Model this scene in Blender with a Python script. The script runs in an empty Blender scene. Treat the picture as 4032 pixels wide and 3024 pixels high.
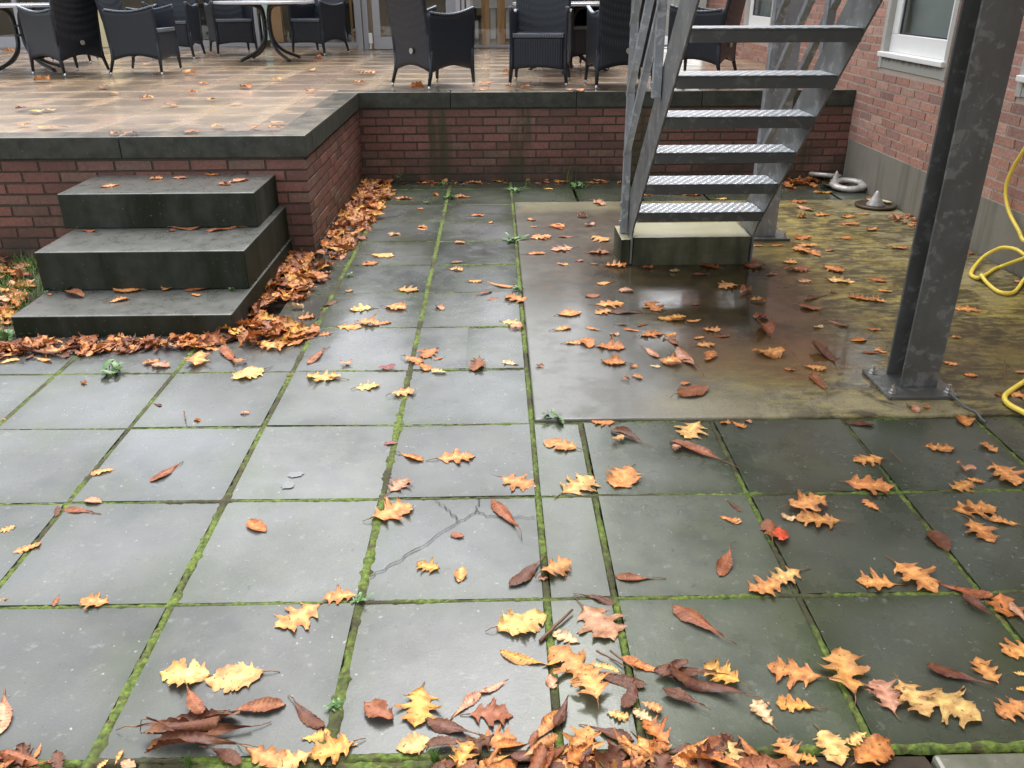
import bpy, bmesh, math, random
import numpy as np
from mathutils import Vector, Matrix, noise as mnoise
R = math.radians
scene = bpy.context.scene
COL = scene.collection

# ------------------------------------------------------------------ camera
def cam_axes(pitch, yaw, roll):
    cp, sp, cy, sy, cr, sr = math.cos(pitch), math.sin(pitch), math.cos(yaw), math.sin(yaw), math.cos(roll), math.sin(roll)
    f = Vector((sy*cp, cy*cp, -sp)); r = Vector((cy, -sy, 0)); u = r.cross(f)
    return cr*r + sr*u, -sr*r + cr*u, f
cr_, cu_, cf_ = cam_axes(0.4420416, 0.0181174, -0.0038179)
cd = bpy.data.cameras.new('camera'); cam = bpy.data.objects.new('camera', cd); COL.objects.link(cam)
cd.sensor_width = 36; cd.lens = 29.652; cd.clip_start = 0.05; cd.clip_end = 500
cam.matrix_world = Matrix(((cr_.x, cu_.x, -cf_.x, -0.1250818), (cr_.y, cu_.y, -cf_.y, -1.8118185), (cr_.z, cu_.z, -cf_.z, 1.5032091), (0, 0, 0, 1)))
scene.camera = cam

# ------------------------------------------------------------------ world, sun, exposure
SUN_EL, SUN_AZ = R(68), R(10)          # diffuse glow of an overcast sky, ahead and left
w = bpy.data.worlds.new('World'); scene.world = w; w.use_nodes = True
nt = w.node_tree; nt.nodes.clear()
sky = nt.nodes.new('ShaderNodeTexSky'); sky.sky_type = 'NISHITA'; sky.sun_disc = False
sky.sun_elevation = SUN_EL; sky.sun_rotation = SUN_AZ; sky.dust_density = 4.0; sky.air_density = 1.0; sky.ozone_density = 1.0
hs = nt.nodes.new('ShaderNodeHueSaturation'); hs.inputs['Saturation'].default_value = 0.22
bg = nt.nodes.new('ShaderNodeBackground'); bg.inputs['Strength'].default_value = 0.15
wo = nt.nodes.new('ShaderNodeOutputWorld')
nt.links.new(sky.outputs[0], hs.inputs['Color']); nt.links.new(hs.outputs[0], bg.inputs['Color']); nt.links.new(bg.outputs[0], wo.inputs[0])
sd = bpy.data.lights.new('sun', 'SUN'); sd.energy = 0.5; sd.angle = R(50); sd.color = (1, 0.97, 0.93)
sun = bpy.data.objects.new('sun', sd); COL.objects.link(sun)
# light travels from the sun position towards the scene
sdir = Vector((math.sin(SUN_AZ)*math.cos(SUN_EL), math.cos(SUN_AZ)*math.cos(SUN_EL), math.sin(SUN_EL)))
sun.rotation_euler = sdir.to_track_quat('Z', 'Y').to_euler()
scene.view_settings.view_transform = 'Standard'; scene.view_settings.look = 'None'
scene.view_settings.exposure = 1.6; scene.view_settings.gamma = 1
scene.render.engine = 'CYCLES'
scene.cycles.transparent_max_bounces = 12; scene.cycles.max_bounces = 6

# ------------------------------------------------------------------ helpers
def tag(o, label=None, cat=None, group=None, kind=None):
    if label: o['label'] = label
    if cat: o['category'] = cat
    if group: o['group'] = group
    if kind: o['kind'] = kind
    return o
def empty(name, loc=(0, 0, 0), rz=0.0):
    o = bpy.data.objects.new(name, None); COL.objects.link(o); o.location = loc; o.rotation_euler = (0, 0, rz)
    o.empty_display_size = 0.1
    return o
class MB:
    """collects shapes and links them as ONE mesh object"""
    def __init__(s): s.v = []; s.f = []; s.c = []; s.uv = []; s.m = []
    def add(s, vs, fs, col=(1, 1, 1), mi=0):
        n = len(s.v); s.v += [tuple(v) for v in vs]; s.f += [tuple(i+n for i in f) for f in fs]
        s.c += ([col]*len(vs) if not isinstance(col, list) else col); s.m += [mi]*len(fs); return s
    def box(s, x0, y0, z0, x1, y1, z1, col=(1, 1, 1), jit=0, rnd=random, mi=0):
        vs = [(x0, y0, z0), (x1, y0, z0), (x1, y1, z0), (x0, y1, z0), (x0, y0, z1), (x1, y0, z1), (x1, y1, z1), (x0, y1, z1)]
        if jit: vs = [tuple(c+rnd.uniform(-jit, jit) for c in v) for v in vs]
        return s.add(vs, [(3, 2, 1, 0), (4, 5, 6, 7), (0, 1, 5, 4), (1, 2, 6, 5), (2, 3, 7, 6), (3, 0, 4, 7)], col, mi)
    def prism(s, poly, axis, a, b, col=(1, 1, 1)):
        """poly: 2-D points of the section; axis: the extrusion axis"""
        def P(p, t):
            return (t, p[0], p[1]) if axis == 'x' else (p[0], t, p[1]) if axis == 'y' else (p[0], p[1], t)
        n = len(poly); vs = [P(p, a) for p in poly]+[P(p, b) for p in poly]
        fs = [tuple(range(n))[::-1], tuple(range(n, 2*n))]+[(i, (i+1) % n, n+(i+1) % n, n+i) for i in range(n)]
        return s.add(vs, fs, col)
    def bar(s, p, q, wx, wz, up=(0, 0, 1), col=(1, 1, 1)):
        p, q = Vector(p), Vector(q); d = (q-p).normalized(); u = Vector(up)
        a = d.cross(u)
        if a.length < 1e-4: a = d.cross(Vector((0, 1, 0)))
        a.normalize(); b = a.cross(d)
        vs = [e + a*sx*wx/2 + b*sz*wz/2 for e in (p, q) for sx, sz in ((-1, -1), (1, -1), (1, 1), (-1, 1))]
        return s.add(vs, [(3, 2, 1, 0), (4, 5, 6, 7), (0, 1, 5, 4), (1, 2, 6, 5), (2, 3, 7, 6), (3, 0, 4, 7)], col)
    def tube(s, pts, r, n=10, col=(1, 1, 1)):
        pts = [Vector(p) for p in pts]; vs = []; fs = []; prev = None
        for i, p in enumerate(pts):
            d = (pts[min(i+1, len(pts)-1)]-pts[max(i-1, 0)]).normalized()
            a = (prev - d*prev.dot(d)) if prev is not None else d.cross(Vector((0, 0, 1)) if abs(d.z) < .9 else Vector((1, 0, 0)))
            a.normalize(); prev = a; b = d.cross(a); rr = r[i] if isinstance(r, (list, tuple)) else r
            vs += [p + a*math.cos(2*math.pi*k/n)*rr + b*math.sin(2*math.pi*k/n)*rr for k in range(n)]
        for i in range(len(pts)-1):
            fs += [(i*n+k, i*n+(k+1) % n, (i+1)*n+(k+1) % n, (i+1)*n+k) for k in range(n)]
        fs += [tuple(range(n))[::-1], tuple(range((len(pts)-1)*n, len(pts)*n))]
        return s.add(vs, fs, col)
    def lathe(s, prof, cx=0, cy=0, n=28, col=(1, 1, 1), closed=False):
        vs = [(cx+r*math.cos(2*math.pi*k/n), cy+r*math.sin(2*math.pi*k/n), z) for r, z in prof for k in range(n)]
        m = len(prof); fs = []
        for i in range(m if closed else m-1):
            j = (i+1) % m
            fs += [(i*n+k, i*n+(k+1) % n, j*n+(k+1) % n, j*n+k) for k in range(n)]
        if not closed: fs += [tuple(range(n))[::-1], tuple(range((m-1)*n, m*n))]
        return s.add(vs, fs, col)
    def grid(s, fn, nu, nv, col=(1, 1, 1)):
        vs = [fn(i/nu, j/nv) for i in range(nu+1) for j in range(nv+1)]
        fs = [(i*(nv+1)+j, (i+1)*(nv+1)+j, (i+1)*(nv+1)+j+1, i*(nv+1)+j+1) for i in range(nu) for j in range(nv)]
        return s.add(vs, fs, col)
    def build(s, name, mat, parent=None, smooth=False, bevel=0, solid=0, loc=None, offset=0.0, segs=2):
        me = bpy.data.meshes.new(name); me.from_pydata(s.v, [], s.f)
        ca = me.color_attributes.new('Col', 'FLOAT_COLOR', 'POINT')
        ca.data.foreach_set('color', [x for c in s.c for x in (c[0], c[1], c[2], 1)])
        ms = mat if isinstance(mat, (list, tuple)) else [mat]
        for m in ms: me.materials.append(m)
        if len(ms) > 1: me.polygons.foreach_set('material_index', s.m)
        if smooth: me.shade_smooth()
        me.update()
        o = bpy.data.objects.new(name, me); COL.objects.link(o)
        if parent is not None: o.parent = parent
        if loc: o.location = loc
        if solid:
            md = o.modifiers.new('solid', 'SOLIDIFY'); md.thickness = solid; md.offset = offset
        if bevel:
            md = o.modifiers.new('bevel', 'BEVEL'); md.width = bevel; md.segments = segs; md.limit_method = 'ANGLE'; md.angle_limit = R(40)
            md.harden_normals = False
        return o
def copy_tree(o, parent=None):
    c = o.copy(); COL.objects.link(c)
    if parent is not None: c.parent = parent
    for ch in o.children: copy_tree(ch, c)
    return c

# ------------------------------------------------------------------ materials
class NM:
    def __init__(s, name):
        s.m = bpy.data.materials.new(name); s.m.use_nodes = True; s.t = s.m.node_tree; s.t.nodes.clear()
        s.out = s.n('ShaderNodeOutputMaterial'); s.b = s.n('ShaderNodeBsdfPrincipled'); s.l(s.b.outputs[0], s.out.inputs[0])
        s.tc = s.n('ShaderNodeTexCoord'); s.geo = s.n('ShaderNodeNewGeometry')
    def n(s, t, **k):
        x = s.t.nodes.new(t)
        for a, v in k.items(): setattr(x, a, v)
        return x
    def l(s, a, b): s.t.links.new(a, b)
    def set(s, inp, v):
        i = s.b.inputs[inp]
        if hasattr(v, 'links') or hasattr(v, 'is_linked'): s.l(v, i)
        elif isinstance(v, tuple): i.default_value = (*v, 1) if len(v) == 3 else v
        else: i.default_value = v
    def noise(s, scale, detail=4, rough=.55, vec=None, dist=0.0, sc3=None):
        x = s.n('ShaderNodeTexNoise'); x.inputs['Scale'].default_value = scale; x.inputs['Detail'].default_value = detail
        x.inputs['Roughness'].default_value = rough; x.inputs['Distortion'].default_value = dist
        v = vec if vec is not None else s.geo.outputs['Position']
        if sc3:
            mp = s.n('ShaderNodeMapping'); mp.inputs['Scale'].default_value = sc3; s.l(v, mp.inputs[0]); v = mp.outputs[0]
        s.l(v, x.inputs['Vector']); return x.outputs['Fac']
    def ramp(s, fac, stops, interp='LINEAR'):
        r = s.n('ShaderNodeValToRGB'); r.color_ramp.interpolation = interp; e = r.color_ramp.elements
        while len(e) < len(stops): e.new(0.5)
        for i, (p, c) in enumerate(stops):
            e[i].position = p; c = (c, c, c) if not isinstance(c, tuple) else c; e[i].color = (*c, 1)
        s.l(fac, r.inputs[0]); return r.outputs[0]
    def mix(s, fac, a, b, mode='MIX'):
        x = s.n('ShaderNodeMix', data_type='RGBA', blend_type=mode)
        for inp, v in ((x.inputs[0], fac), (x.inputs[6], a), (x.inputs[7], b)):
            if isinstance(v, (int, float)): inp.default_value = v
            elif isinstance(v, tuple): inp.default_value = (*v, 1)
            else: s.l(v, inp)
        return x.outputs[2]
    def math(s, op, a, b=0.0, c=None, clamp=False):
        x = s.n('ShaderNodeMath', operation=op, use_clamp=clamp)
        for i, v in enumerate((a, b, c)):
            if v is None: continue
            if isinstance(v, (int, float)): x.inputs[i].default_value = v
            else: s.l(v, x.inputs[i])
        return x.outputs[0]
    def xyz(s, v=None):
        x = s.n('ShaderNodeSeparateXYZ'); s.l(v if v is not None else s.geo.outputs['Position'], x.inputs[0]); return x.outputs
    def attr(s, name='Col'):
        x = s.n('ShaderNodeAttribute', attribute_name=name); return x.outputs['Color']
    def bump(s, h, strength=.3, dist=.01):
        x = s.n('ShaderNodeBump'); x.inputs['Strength'].default_value = strength; x.inputs['Distance'].default_value = dist
        s.l(h, x.inputs['Height']); s.l(x.outputs[0], s.b.inputs['Normal']); return x
    def box_mask(s, x0, x1, y0, y1, soft, wob=.15, nscale=3.0):
        """1 inside a stain's outline (world metres), with a wobbly border"""
        p = s.xyz(); n1 = s.noise(nscale, 3); n1 = s.math('MULTIPLY', s.math('SUBTRACT', n1, .5), wob*2)
        m = None
        for a, lo, hi in ((p[0], x0, x1), (p[1], y0, y1)):
            a = s.math('ADD', a, n1)
            for v, sg in ((lo, 1), (hi, -1)):
                e = s.math('MULTIPLY_ADD', s.math('SUBTRACT', a, v), sg/soft, .5, clamp=True)
                m = e if m is None else s.math('MULTIPLY', m, e)
        return m
def simple(name, col, rough=.5, metal=0.0, bump=0, nscale=40, var=.15, spec=.5):
    k = NM(name); n1 = k.noise(nscale, 5)
    c = k.mix(n1, tuple(x*(1-var) for x in col), tuple(min(1, x*(1+var)) for x in col))
    k.set('Base Color', c); k.set('Roughness', rough); k.set('Metallic', metal); k.set('Specular IOR Level', spec)
    if bump: k.bump(n1, bump, .004)
    return k.m
M = {}
# wet grey concrete paving slabs; Col = tone of each slab
k = NM('wet_paving'); big = k.noise(1.7, 4, .6); mid = k.noise(9, 5, .6); fine = k.noise(160, 3, .6); sp = k.noise(62, 2, .5)
base = k.mix(k.ramp(big, [(.35, 0.0), (.65, 1.0)]), (.046, .051, .046), (.116, .122, .123))
base = k.mix(k.ramp(mid, [(.35, .0), (.7, .75)]), base, (.115, .120, .110))
base = k.mix(1.0, base, k.attr(), 'MULTIPLY')
alg = k.math('MULTIPLY', k.ramp(k.noise(2.3, 5, .65, dist=.4), [(.50, 0.0), (.68, .5)]), 1.0)
base = k.mix(alg, base, (.058, .075, .030))
base = k.mix(k.ramp(fine, [(.35, .25), (.6, 0.0)]), base, (.03, .032, .03))
base = k.mix(k.ramp(sp, [(.71, 0.0), (.75, .7)]), base, (.33, .33, .30)); base = k.mix(k.ramp(k.noise(24, 4, .7), [(.60, 0.0), (.72, .45)]), base, (.21, .21, .195)); base = k.mix(k.ramp(k.noise(31, 3, .6, dist=.3), [(.66, 0.0), (.74, .6)]), base, (.022, .024, .020))
k.set('Base Color', base); film = k.ramp(k.noise(1.15, 4, .62, dist=.25), [(.36, .36), (.5, .24), (.66, .115)])
k.set('Roughness', k.mix(k.ramp(mid, [(.4, 0.0), (.75, .5)]), film, (.42, .42, .42))); k.set('Specular IOR Level', .6); k.set('Coat Weight', k.ramp(k.noise(1.5, 4, .6, dist=.2), [(.35, .1), (.6, .8)])); k.set('Coat IOR', 1.33); k.set('Coat Roughness', k.mix(film, (.10, .10, .10), (.26, .26, .26)))
k.bump(k.math('ADD', k.math('MULTIPLY', fine, .5), k.math('ADD', mid, k.math('MULTIPLY', k.noise(4, 3), 2.5))), .13, .006); M['paving'] = k.m
# stained concrete pad: grey at the left, olive algae at the right, brown soaked middle
k = NM('stained_concrete'); big = k.noise(2.2, 5, .6); mid = k.noise(11, 5, .6); fine = k.noise(150, 3); P = k.xyz()
grey = k.mix(big, (.060, .058, .046), (.125, .122, .10))
olive = k.mix(k.ramp(k.noise(5, 5, .65, sc3=(1, 2.2, 1)), [(.35, 0.0), (.7, 1.0)]), (.095, .066, .016), (.36, .285, .060))
tan = k.mix(mid, (.24, .21, .13), (.38, .34, .23))
brown = k.mix(k.ramp(mid, [(.4, 0.0), (.7, 1.0)]), (.024, .018, .010), (.085, .050, .020))
mo = k.box_mask(.95, 4.0, .4, 4.7, .9, .5, 1.6); base = k.mix(mo, grey, olive)
mt = k.math('MAXIMUM', k.box_mask(2.35, 3.2, 2.4, 4.75, .35, .35, 3), k.box_mask(.45, 4, .6, 1.25, .18, .12, 4)); base = k.mix(k.math('MULTIPLY', mt, .75), base, tan)
ml = k.math('MULTIPLY', k.box_mask(-.4, .6, .6, 2.3, .5, .2, 2), .5); base = k.mix(ml, base, (.14, .145, .135))
dk = k.ramp(k.noise(2.6, 7, .74, dist=.6), [(.44, 0.0), (.52, .88)]); base = k.mix(k.math('MULTIPLY', dk, mo), base, (.040, .032, .012)); sc = k.ramp(k.noise(16, 5, .7, sc3=(.6, 1.6, 1)), [(.48, 0.0), (.62, .55)]); base = k.mix(k.math('MULTIPLY', sc, mo), base, (.46, .38, .12))
mc = k.box_mask(.05, .75, 4.2, 4.75, .12, .16, 5); base = k.mix(k.math('MULTIPLY', mc, .7), base, (.22, .2, .11))
mb = k.math('MAXIMUM', k.box_mask(.62, 1.62, 1.55, 3.5, .45, .45, 2.4), k.math('MULTIPLY', k.box_mask(.10, .95, 2.3, 4.3, .3, .35, 3), .95))
mb = k.math('MAXIMUM', mb, k.math('MULTIPLY', k.box_mask(1.7, 2.4, .9, 1.9, .3, .3, 3), .7)); base = k.mix(k.math('MULTIPLY', mb, .88), base, brown)
mr = k.box_mask(.75, 1.45, 1.35, 1.8, .22, .2, 5); base = k.mix(k.math('MULTIPLY', mr, .65), base, (.17, .085, .03))
base = k.mix(k.ramp(fine, [(.35, .3), (.6, 0.0)]), base, (.03, .028, .02))
k.set('Base Color', base)
wet = k.math('MAXIMUM', k.box_mask(.45, 1.5, 1.75, 3.3, .5, .4, 2.5), k.box_mask(1.15, 1.6, 1.25, 1.9, .2, .2, 4))
rough = k.mix(wet, k.ramp(big, [(.35, .55), (.7, .35)]), (.10, .10, .10)); k.set('Roughness', rough); k.set('Specular IOR Level', .45); leftm = k.box_mask(-.5, .75, .5, 4.7, .5, .2, 2); k.set('Coat Weight', k.math('MULTIPLY', k.math('MAXIMUM', wet, k.math('MULTIPLY', leftm, .8)), k.ramp(k.noise(6, 5, .65), [(.38, .25), (.52, 1.0)]))); k.set('Coat IOR', 1.35); k.set('Coat Roughness', k.mix(wet, (.16,)*3, (.06,)*3))
bp = k.bump(k.math('ADD', k.math('MULTIPLY', fine, .4), mid), .12, .006); k.l(k.math('MULTIPLY_ADD', wet, -.12, .26), bp.inputs['Strength']); M['pad'] = k.m
# terrace pavers: soaked brown middles, pale rims; facade and sky reflections put into the colour
k = NM('terrace_paver'); mid = k.noise(8, 5, .6); fine = k.noise(120, 3)
base = k.mix(mid, (.28, .185, .115), (.62, .46, .32)); base = k.mix(1.0, base, k.attr(), 'MULTIPLY')
P = k.xyz(); cell = []
for a, o_ in ((P[0], .18), (P[1], .07)):
    fr = k.math('FRACT', k.math('DIVIDE', k.math('ADD', a, 20+o_), .475)); cell.append(k.math('ABSOLUTE', k.math('SUBTRACT', fr, .5)))
dip = k.math('MAXIMUM', cell[0], cell[1]); dip = k.math('ADD', dip, k.math('MULTIPLY', k.math('SUBTRACT', k.noise(4, 4, .6, sc3=(1, 1.6, 1)), .5), .75))
dipm = k.math('MULTIPLY', k.ramp(dip, [(.26, 1.0), (.44, 0.0)]), k.ramp(k.noise(1.3, 3), [(.32, .45), (.55, 1.0)]))
base = k.mix(k.math('MULTIPLY', dipm, .88), base, (.065, .043, .022))
k.set('Base Color', base); k.set('Roughness', k.mix(dipm, (.27, .27, .27), (.34, .34, .34))); k.set('Specular IOR Level', .6); k.set('Coat Weight', k.math('SUBTRACT', 1.0, k.math('MULTIPLY', dipm, .6))); k.set('Coat IOR', 1.36); k.set('Coat Roughness', .2); k.bump(fine, .08, .004); M['terrace'] = k.m
# moss
k = NM('moss'); n1 = k.noise(60, 4); n2 = k.noise(3.5, 4)
base = k.mix(k.ramp(n1, [(.3, 0.0), (.7, 1.0)]), (.028, .050, .010), (.165, .225, .032)); base = k.mix(k.ramp(n2, [(.42, .9), (.53, 0.0)]), base, (.038, .032, .016)); base = k.mix(k.ramp(k.noise(26, 3), [(.56, 0.0), (.66, .8)]), base, (.06, .045, .02))
k.set('Base Color', base); k.set('Roughness', .9); k.bump(n1, .8, .01); M['moss'] = k.m
# brick; Col = tone of each brick
def brickmat(name, dirt, gain):
    k = NM(name); n1 = k.noise(45, 5, .65); n2 = k.noise(6, 4)
    base = k.mix(k.ramp(n1, [(.3, .55), (.7, 1.0)]), (.03, .02, .018), k.attr()); base = k.mix(1.0, base, (gain, gain, gain), 'MULTIPLY')
    z = k.xyz()[2]
    if dirt:
        low = k.math('ADD', k.math('MULTIPLY_ADD', z, -3.2, .85), k.math('MULTIPLY', k.math('SUBTRACT', k.noise(5, 4), .5), 2.2), clamp=True)
        base = k.mix(k.math('MULTIPLY', low, .85), base, (.030, .032, .018))
        st = k.ramp(k.noise(3.2, 4, .6, sc3=(1, 1, .12)), [(.56, 0.0), (.66, .8)]); base = k.mix(st, base, (.033, .042, .014))
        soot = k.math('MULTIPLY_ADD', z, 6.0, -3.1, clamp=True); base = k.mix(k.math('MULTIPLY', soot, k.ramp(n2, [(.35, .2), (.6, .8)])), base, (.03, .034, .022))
    k.set('Base Color', base); k.set('Roughness', .62 if dirt else .75); k.bump(n1, .5, .006); return k.m
M['brick_wet'] = brickmat('wet_brick', True, 1.0); M['brick'] = brickmat('house_brick', False, 1.0)
k = NM('mortar_wet'); n1 = k.noise(50, 4); k.set('Base Color', k.mix(n1, (.040, .030, .020), (.105, .078, .058))); k.set('Roughness', .9); k.bump(n1, .6, .006); M['mortar_wet'] = k.m
k = NM('mortar'); n1 = k.noise(50, 4); k.set('Base Color', k.mix(n1, (.36, .29, .24), (.56, .48, .41))); k.set('Roughness', .95); k.bump(n1, .6, .006); M['mortar'] = k.m
# dark algae-covered concrete of the steps and the coping
def darkconc(name, a, b, r0, r1, streak=True, top=None):
    k = NM(name); n1 = k.noise(14, 5, .6); fine = k.noise(140, 3); n2 = k.noise(4, 4, .6, sc3=(1, 1, .25))
    base = k.mix(k.ramp(n1, [(.3, 0.0), (.7, 1.0)]), a, b)
    up = k.xyz(k.geo.outputs['Normal'])[2]; side = k.math('SUBTRACT', 1.0, k.ramp(up, [(.4, 0.0), (.8, 1.0)]))
    if top: base = k.mix(k.math('MULTIPLY', k.math('SUBTRACT', 1.0, side), k.ramp(k.noise(5, 4, .6), [(.38, .15), (.6, 1.0)])), base, top)  # paler tops: the bright reflection on upward faces is put into the colour
    if streak: base = k.mix(k.math('MULTIPLY', side, k.ramp(n2, [(.35, .72), (.62, 1.0)])), base, (.012, .016, .007))
    base = k.mix(k.ramp(k.noise(70, 2), [(.70, 0.0), (.74, .5)]), base, (.25, .25, .22))
    k.set('Base Color', base); k.set('Roughness', k.mix(side, k.mix(n1, (r0,)*3, (r1,)*3), (.65,)*3)); k.set('Specular IOR Level', k.math('MULTIPLY_ADD', side, -.4, .6)); k.set('Coat Weight', k.math('MULTIPLY', k.ramp(up, [(.4, 0.0), (.8, 1.0)]), k.ramp(n1, [(.3, .5), (.6, 1.0)]))); k.set('Coat IOR', 1.38); k.set('Coat Roughness', .16); k.bump(fine, .15, .004); return k.m
M['step'] = darkconc('step_concrete', (.075, .078, .068), (.155, .158, .148), .2, .38)
M['coping'] = darkconc('coping_concrete', (.034, .037, .030), (.070, .072, .060), .16, .32, False, (.26, .22, .16))
M['block'] = darkconc('block_concrete', (.30, .29, .17), (.46, .44, .30), .25, .4)
k = NM('plinth_concrete'); n1 = k.noise(6, 5, .6, sc3=(1, 1, .4)); f = k.noise(90, 4)
base = k.mix(n1, (.17, .155, .125), (.28, .26, .215)); base = k.mix(k.ramp(k.noise(9, 4, .6, sc3=(1, 1, .15)), [(.5, 0.0), (.7, .6)]), base, (.10, .10, .07))
k.set('Base Color', base); k.set('Roughness', .8); k.bump(f, .3, .004); M['plinth'] = k.m
# galvanised steel
def galv(name, a, b, rough):
    k = NM(name); v = k.n('ShaderNodeTexVoronoi'); v.inputs['Scale'].default_value = 26; k.l(k.mix(.10, k.geo.outputs['Position'], k.n('ShaderNodeTexNoise').outputs['Color']), v.inputs['Vector'])
    sp_ = k.math('MULTIPLY', k.xyz(v.outputs['Color'])[0], 1.0); n1 = k.noise(5, 5, .6); n2 = k.noise(3, 4, .6, sc3=(3, 3, .3))
    base = k.mix(k.mix(.15, n1, sp_), a, b); base = k.mix(k.ramp(n2, [(.45, 0.0), (.7, .5)]), base, (.10, .10, .085))
    fl = k.ramp(k.noise(20, 4, .6, dist=.4), [(.56, 0.0), (.64, .5)]); base = k.mix(fl, base, tuple(min(1, x*1.5) for x in b)); base = k.mix(k.ramp(k.noise(9, 3), [(.66, 0.0), (.74, .35)]), base, (.20, .12, .06))
    k.set('Base Color', base); k.set('Metallic', .45); k.set('Roughness', k.ramp(n1, [(.3, rough), (.7, rough+.18)])); k.bump(n1, .1, .004); return k.m
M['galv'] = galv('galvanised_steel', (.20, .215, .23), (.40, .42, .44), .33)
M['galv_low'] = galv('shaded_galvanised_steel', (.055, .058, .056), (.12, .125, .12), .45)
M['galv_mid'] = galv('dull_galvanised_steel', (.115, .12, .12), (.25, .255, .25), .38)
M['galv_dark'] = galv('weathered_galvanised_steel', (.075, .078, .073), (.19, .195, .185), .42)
# chequer / perforated tread surface
k = NM('tread_metal'); tc = k.geo.outputs['Position']; vor = k.n('ShaderNodeTexVoronoi'); vor.inputs['Scale'].default_value = 1; mp = k.n('ShaderNodeMapping'); mp.inputs['Scale'].default_value = (27, 30, 0); mp.inputs['Rotation'].default_value = (0, 0, .5)
vor.inputs['Randomness'].default_value = .15; k.l(tc, mp.inputs[0]); k.l(mp.outputs[0], vor.inputs['Vector']); h = k.ramp(vor.outputs['Distance'], [(.14, 1.0), (.40, 0.0)])
k.set('Base Color', k.mix(h, (.27, .30, .33), (.92, .95, .98))); k.set('Metallic', .2); k.set('Roughness', k.mix(h, (.35,)*3, (.15,)*3)); k.bump(h, .9, .004); M['tread'] = k.m
# rattan weave
k = NM('black_rattan'); wv = k.n('ShaderNodeTexWave', wave_type='BANDS', bands_direction='X'); wv.inputs['Scale'].default_value = 15; wv.inputs['Distortion'].default_value = .1
wz = k.n('ShaderNodeTexWave', wave_type='BANDS', bands_direction='Z'); wz.inputs['Scale'].default_value = 22
wy = k.n('ShaderNodeTexWave', wave_type='BANDS', bands_direction='Y'); wy.inputs['Scale'].default_value = 28
for x in (wv, wz, wy): k.l(k.tc.outputs['Object'], x.inputs['Vector'])
hh = k.math('ADD', k.math('MULTIPLY', wv.outputs['Fac'], wy.outputs['Fac']), k.math('MULTIPLY', wz.outputs['Fac'], .12))
k.set('Base Color', k.mix(k.math('MULTIPLY', hh, .6), (.009, .012, .018), (.034, .044, .060))); k.set('Roughness', .42); k.set('Specular IOR Level', .4); k.bump(hh, .55, .004); M['rattan'] = k.m
M['rattan_edge'] = simple('wet_rattan_highlight', (.13, .155, .185), .2, 0, .3, 90)  # pale rims: wet highlights on the black rattan put into the colour
M['chrome'] = simple('bright_metal_foot', (.6, .6, .58), .25, .9)
M['badge'] = simple('pale_badge', (.34, .34, .27), .35, .2)
M['blackmetal'] = simple('black_table_metal', (.02, .024, .026), .3, .2)
M['tabletop'] = simple('pale_table_top', (.50, .52, .55), .18, .1, 0, 20, .1)
M['alu'] = simple('grey_aluminium_frame', (.36, .37, .39), .42, .2, 0, 8, .06)
M['white'] = simple('white_window_frame', (.80, .80, .78), .35, 0, 0, 7, .05)
M['greyframe'] = simple('grey_window_surround', (.42, .41, .38), .6, 0, .2, 30, .12)
k = NM('mouldy_sill'); p = k.xyz(); n1 = k.noise(30, 5, .7, sc3=(1, 1, .35)); zt = k.math('MULTIPLY_ADD', p[2], 14.0, -13.45, clamp=True)
k.set('Base Color', k.mix(k.ramp(k.math('ADD', k.math('MULTIPLY', n1, .9), zt), [(.55, 0.0), (1.0, 1.0)]), (.40, .40, .36), (.03, .032, .025))); k.set('Roughness', .7); M['sill'] = k.m
M['darkgasket'] = simple('dark_gasket', (.03, .03, .045), .5)
M['blind'] = simple('pale_green_roller_blind', (.50, .53, .51), .8, 0, 0, 5, .1)
M['yellow'] = simple('yellow_hose', (.86, .66, .09), .32, 0, .05, 60, .12)
M['rubber'] = simple('grey_cable', (.10, .11, .10), .5)
M['ring'] = simple('stained_white_metal', (.46, .44, .41), .42, .35, .3, 26, .75)
M['rust'] = simple('rusty_dish', (.10, .07, .045), .45, .5, .4, 30, .6)
M['soil'] = simple('dark_soil', (.035, .025, .015), .9, 0, .8, 25, .5)
M['grass'] = simple('green_grass', (.10, .20, .035), .55, 0, 0, 12, .45)
M['weed'] = simple('weed_leaf', (.10, .20, .06), .4, 0, .2, 60, .4)
M['ivy'] = simple('dark_ivy_leaf', (.025, .075, .04), .4, 0, .2, 60, .35)
M['kerb'] = darkconc('kerb_concrete', (.085, .09, .06), (.16, .16, .115), .3, .5, False)
M['crack'] = simple('dark_crack', (.03, .032, .026), .8)
M['dropping'] = simple('pale_stain', (.17, .18, .18), .25)
M['inner_wood'] = simple('warm_wood_post', (.52, .27, .09), .4, 0, 0, 5, .2)
M['inner_floor'] = simple('brown_interior_floor', (.30, .19, .10), .25, 0, 0, 3, .4)
M['inner_wall'] = simple('brown_interior_wall', (.42, .33, .22), .7, 0, 0, 2, .3)
M['cream'] = simple('cream_panel', (.66, .58, .34), .5, 0, 0, 3, .08)
M['inner_white'] = simple('far_window_white', (.8, .8, .8), .4)
M['inner_dark'] = simple('dark_interior_furniture', (.05, .045, .04), .5)
M['render'] = simple('pale_render', (.45, .44, .41), .8)
M['bark'] = simple('twig_bark', (.13, .06, .03), .5, 0, .3, 50, .4)
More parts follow.
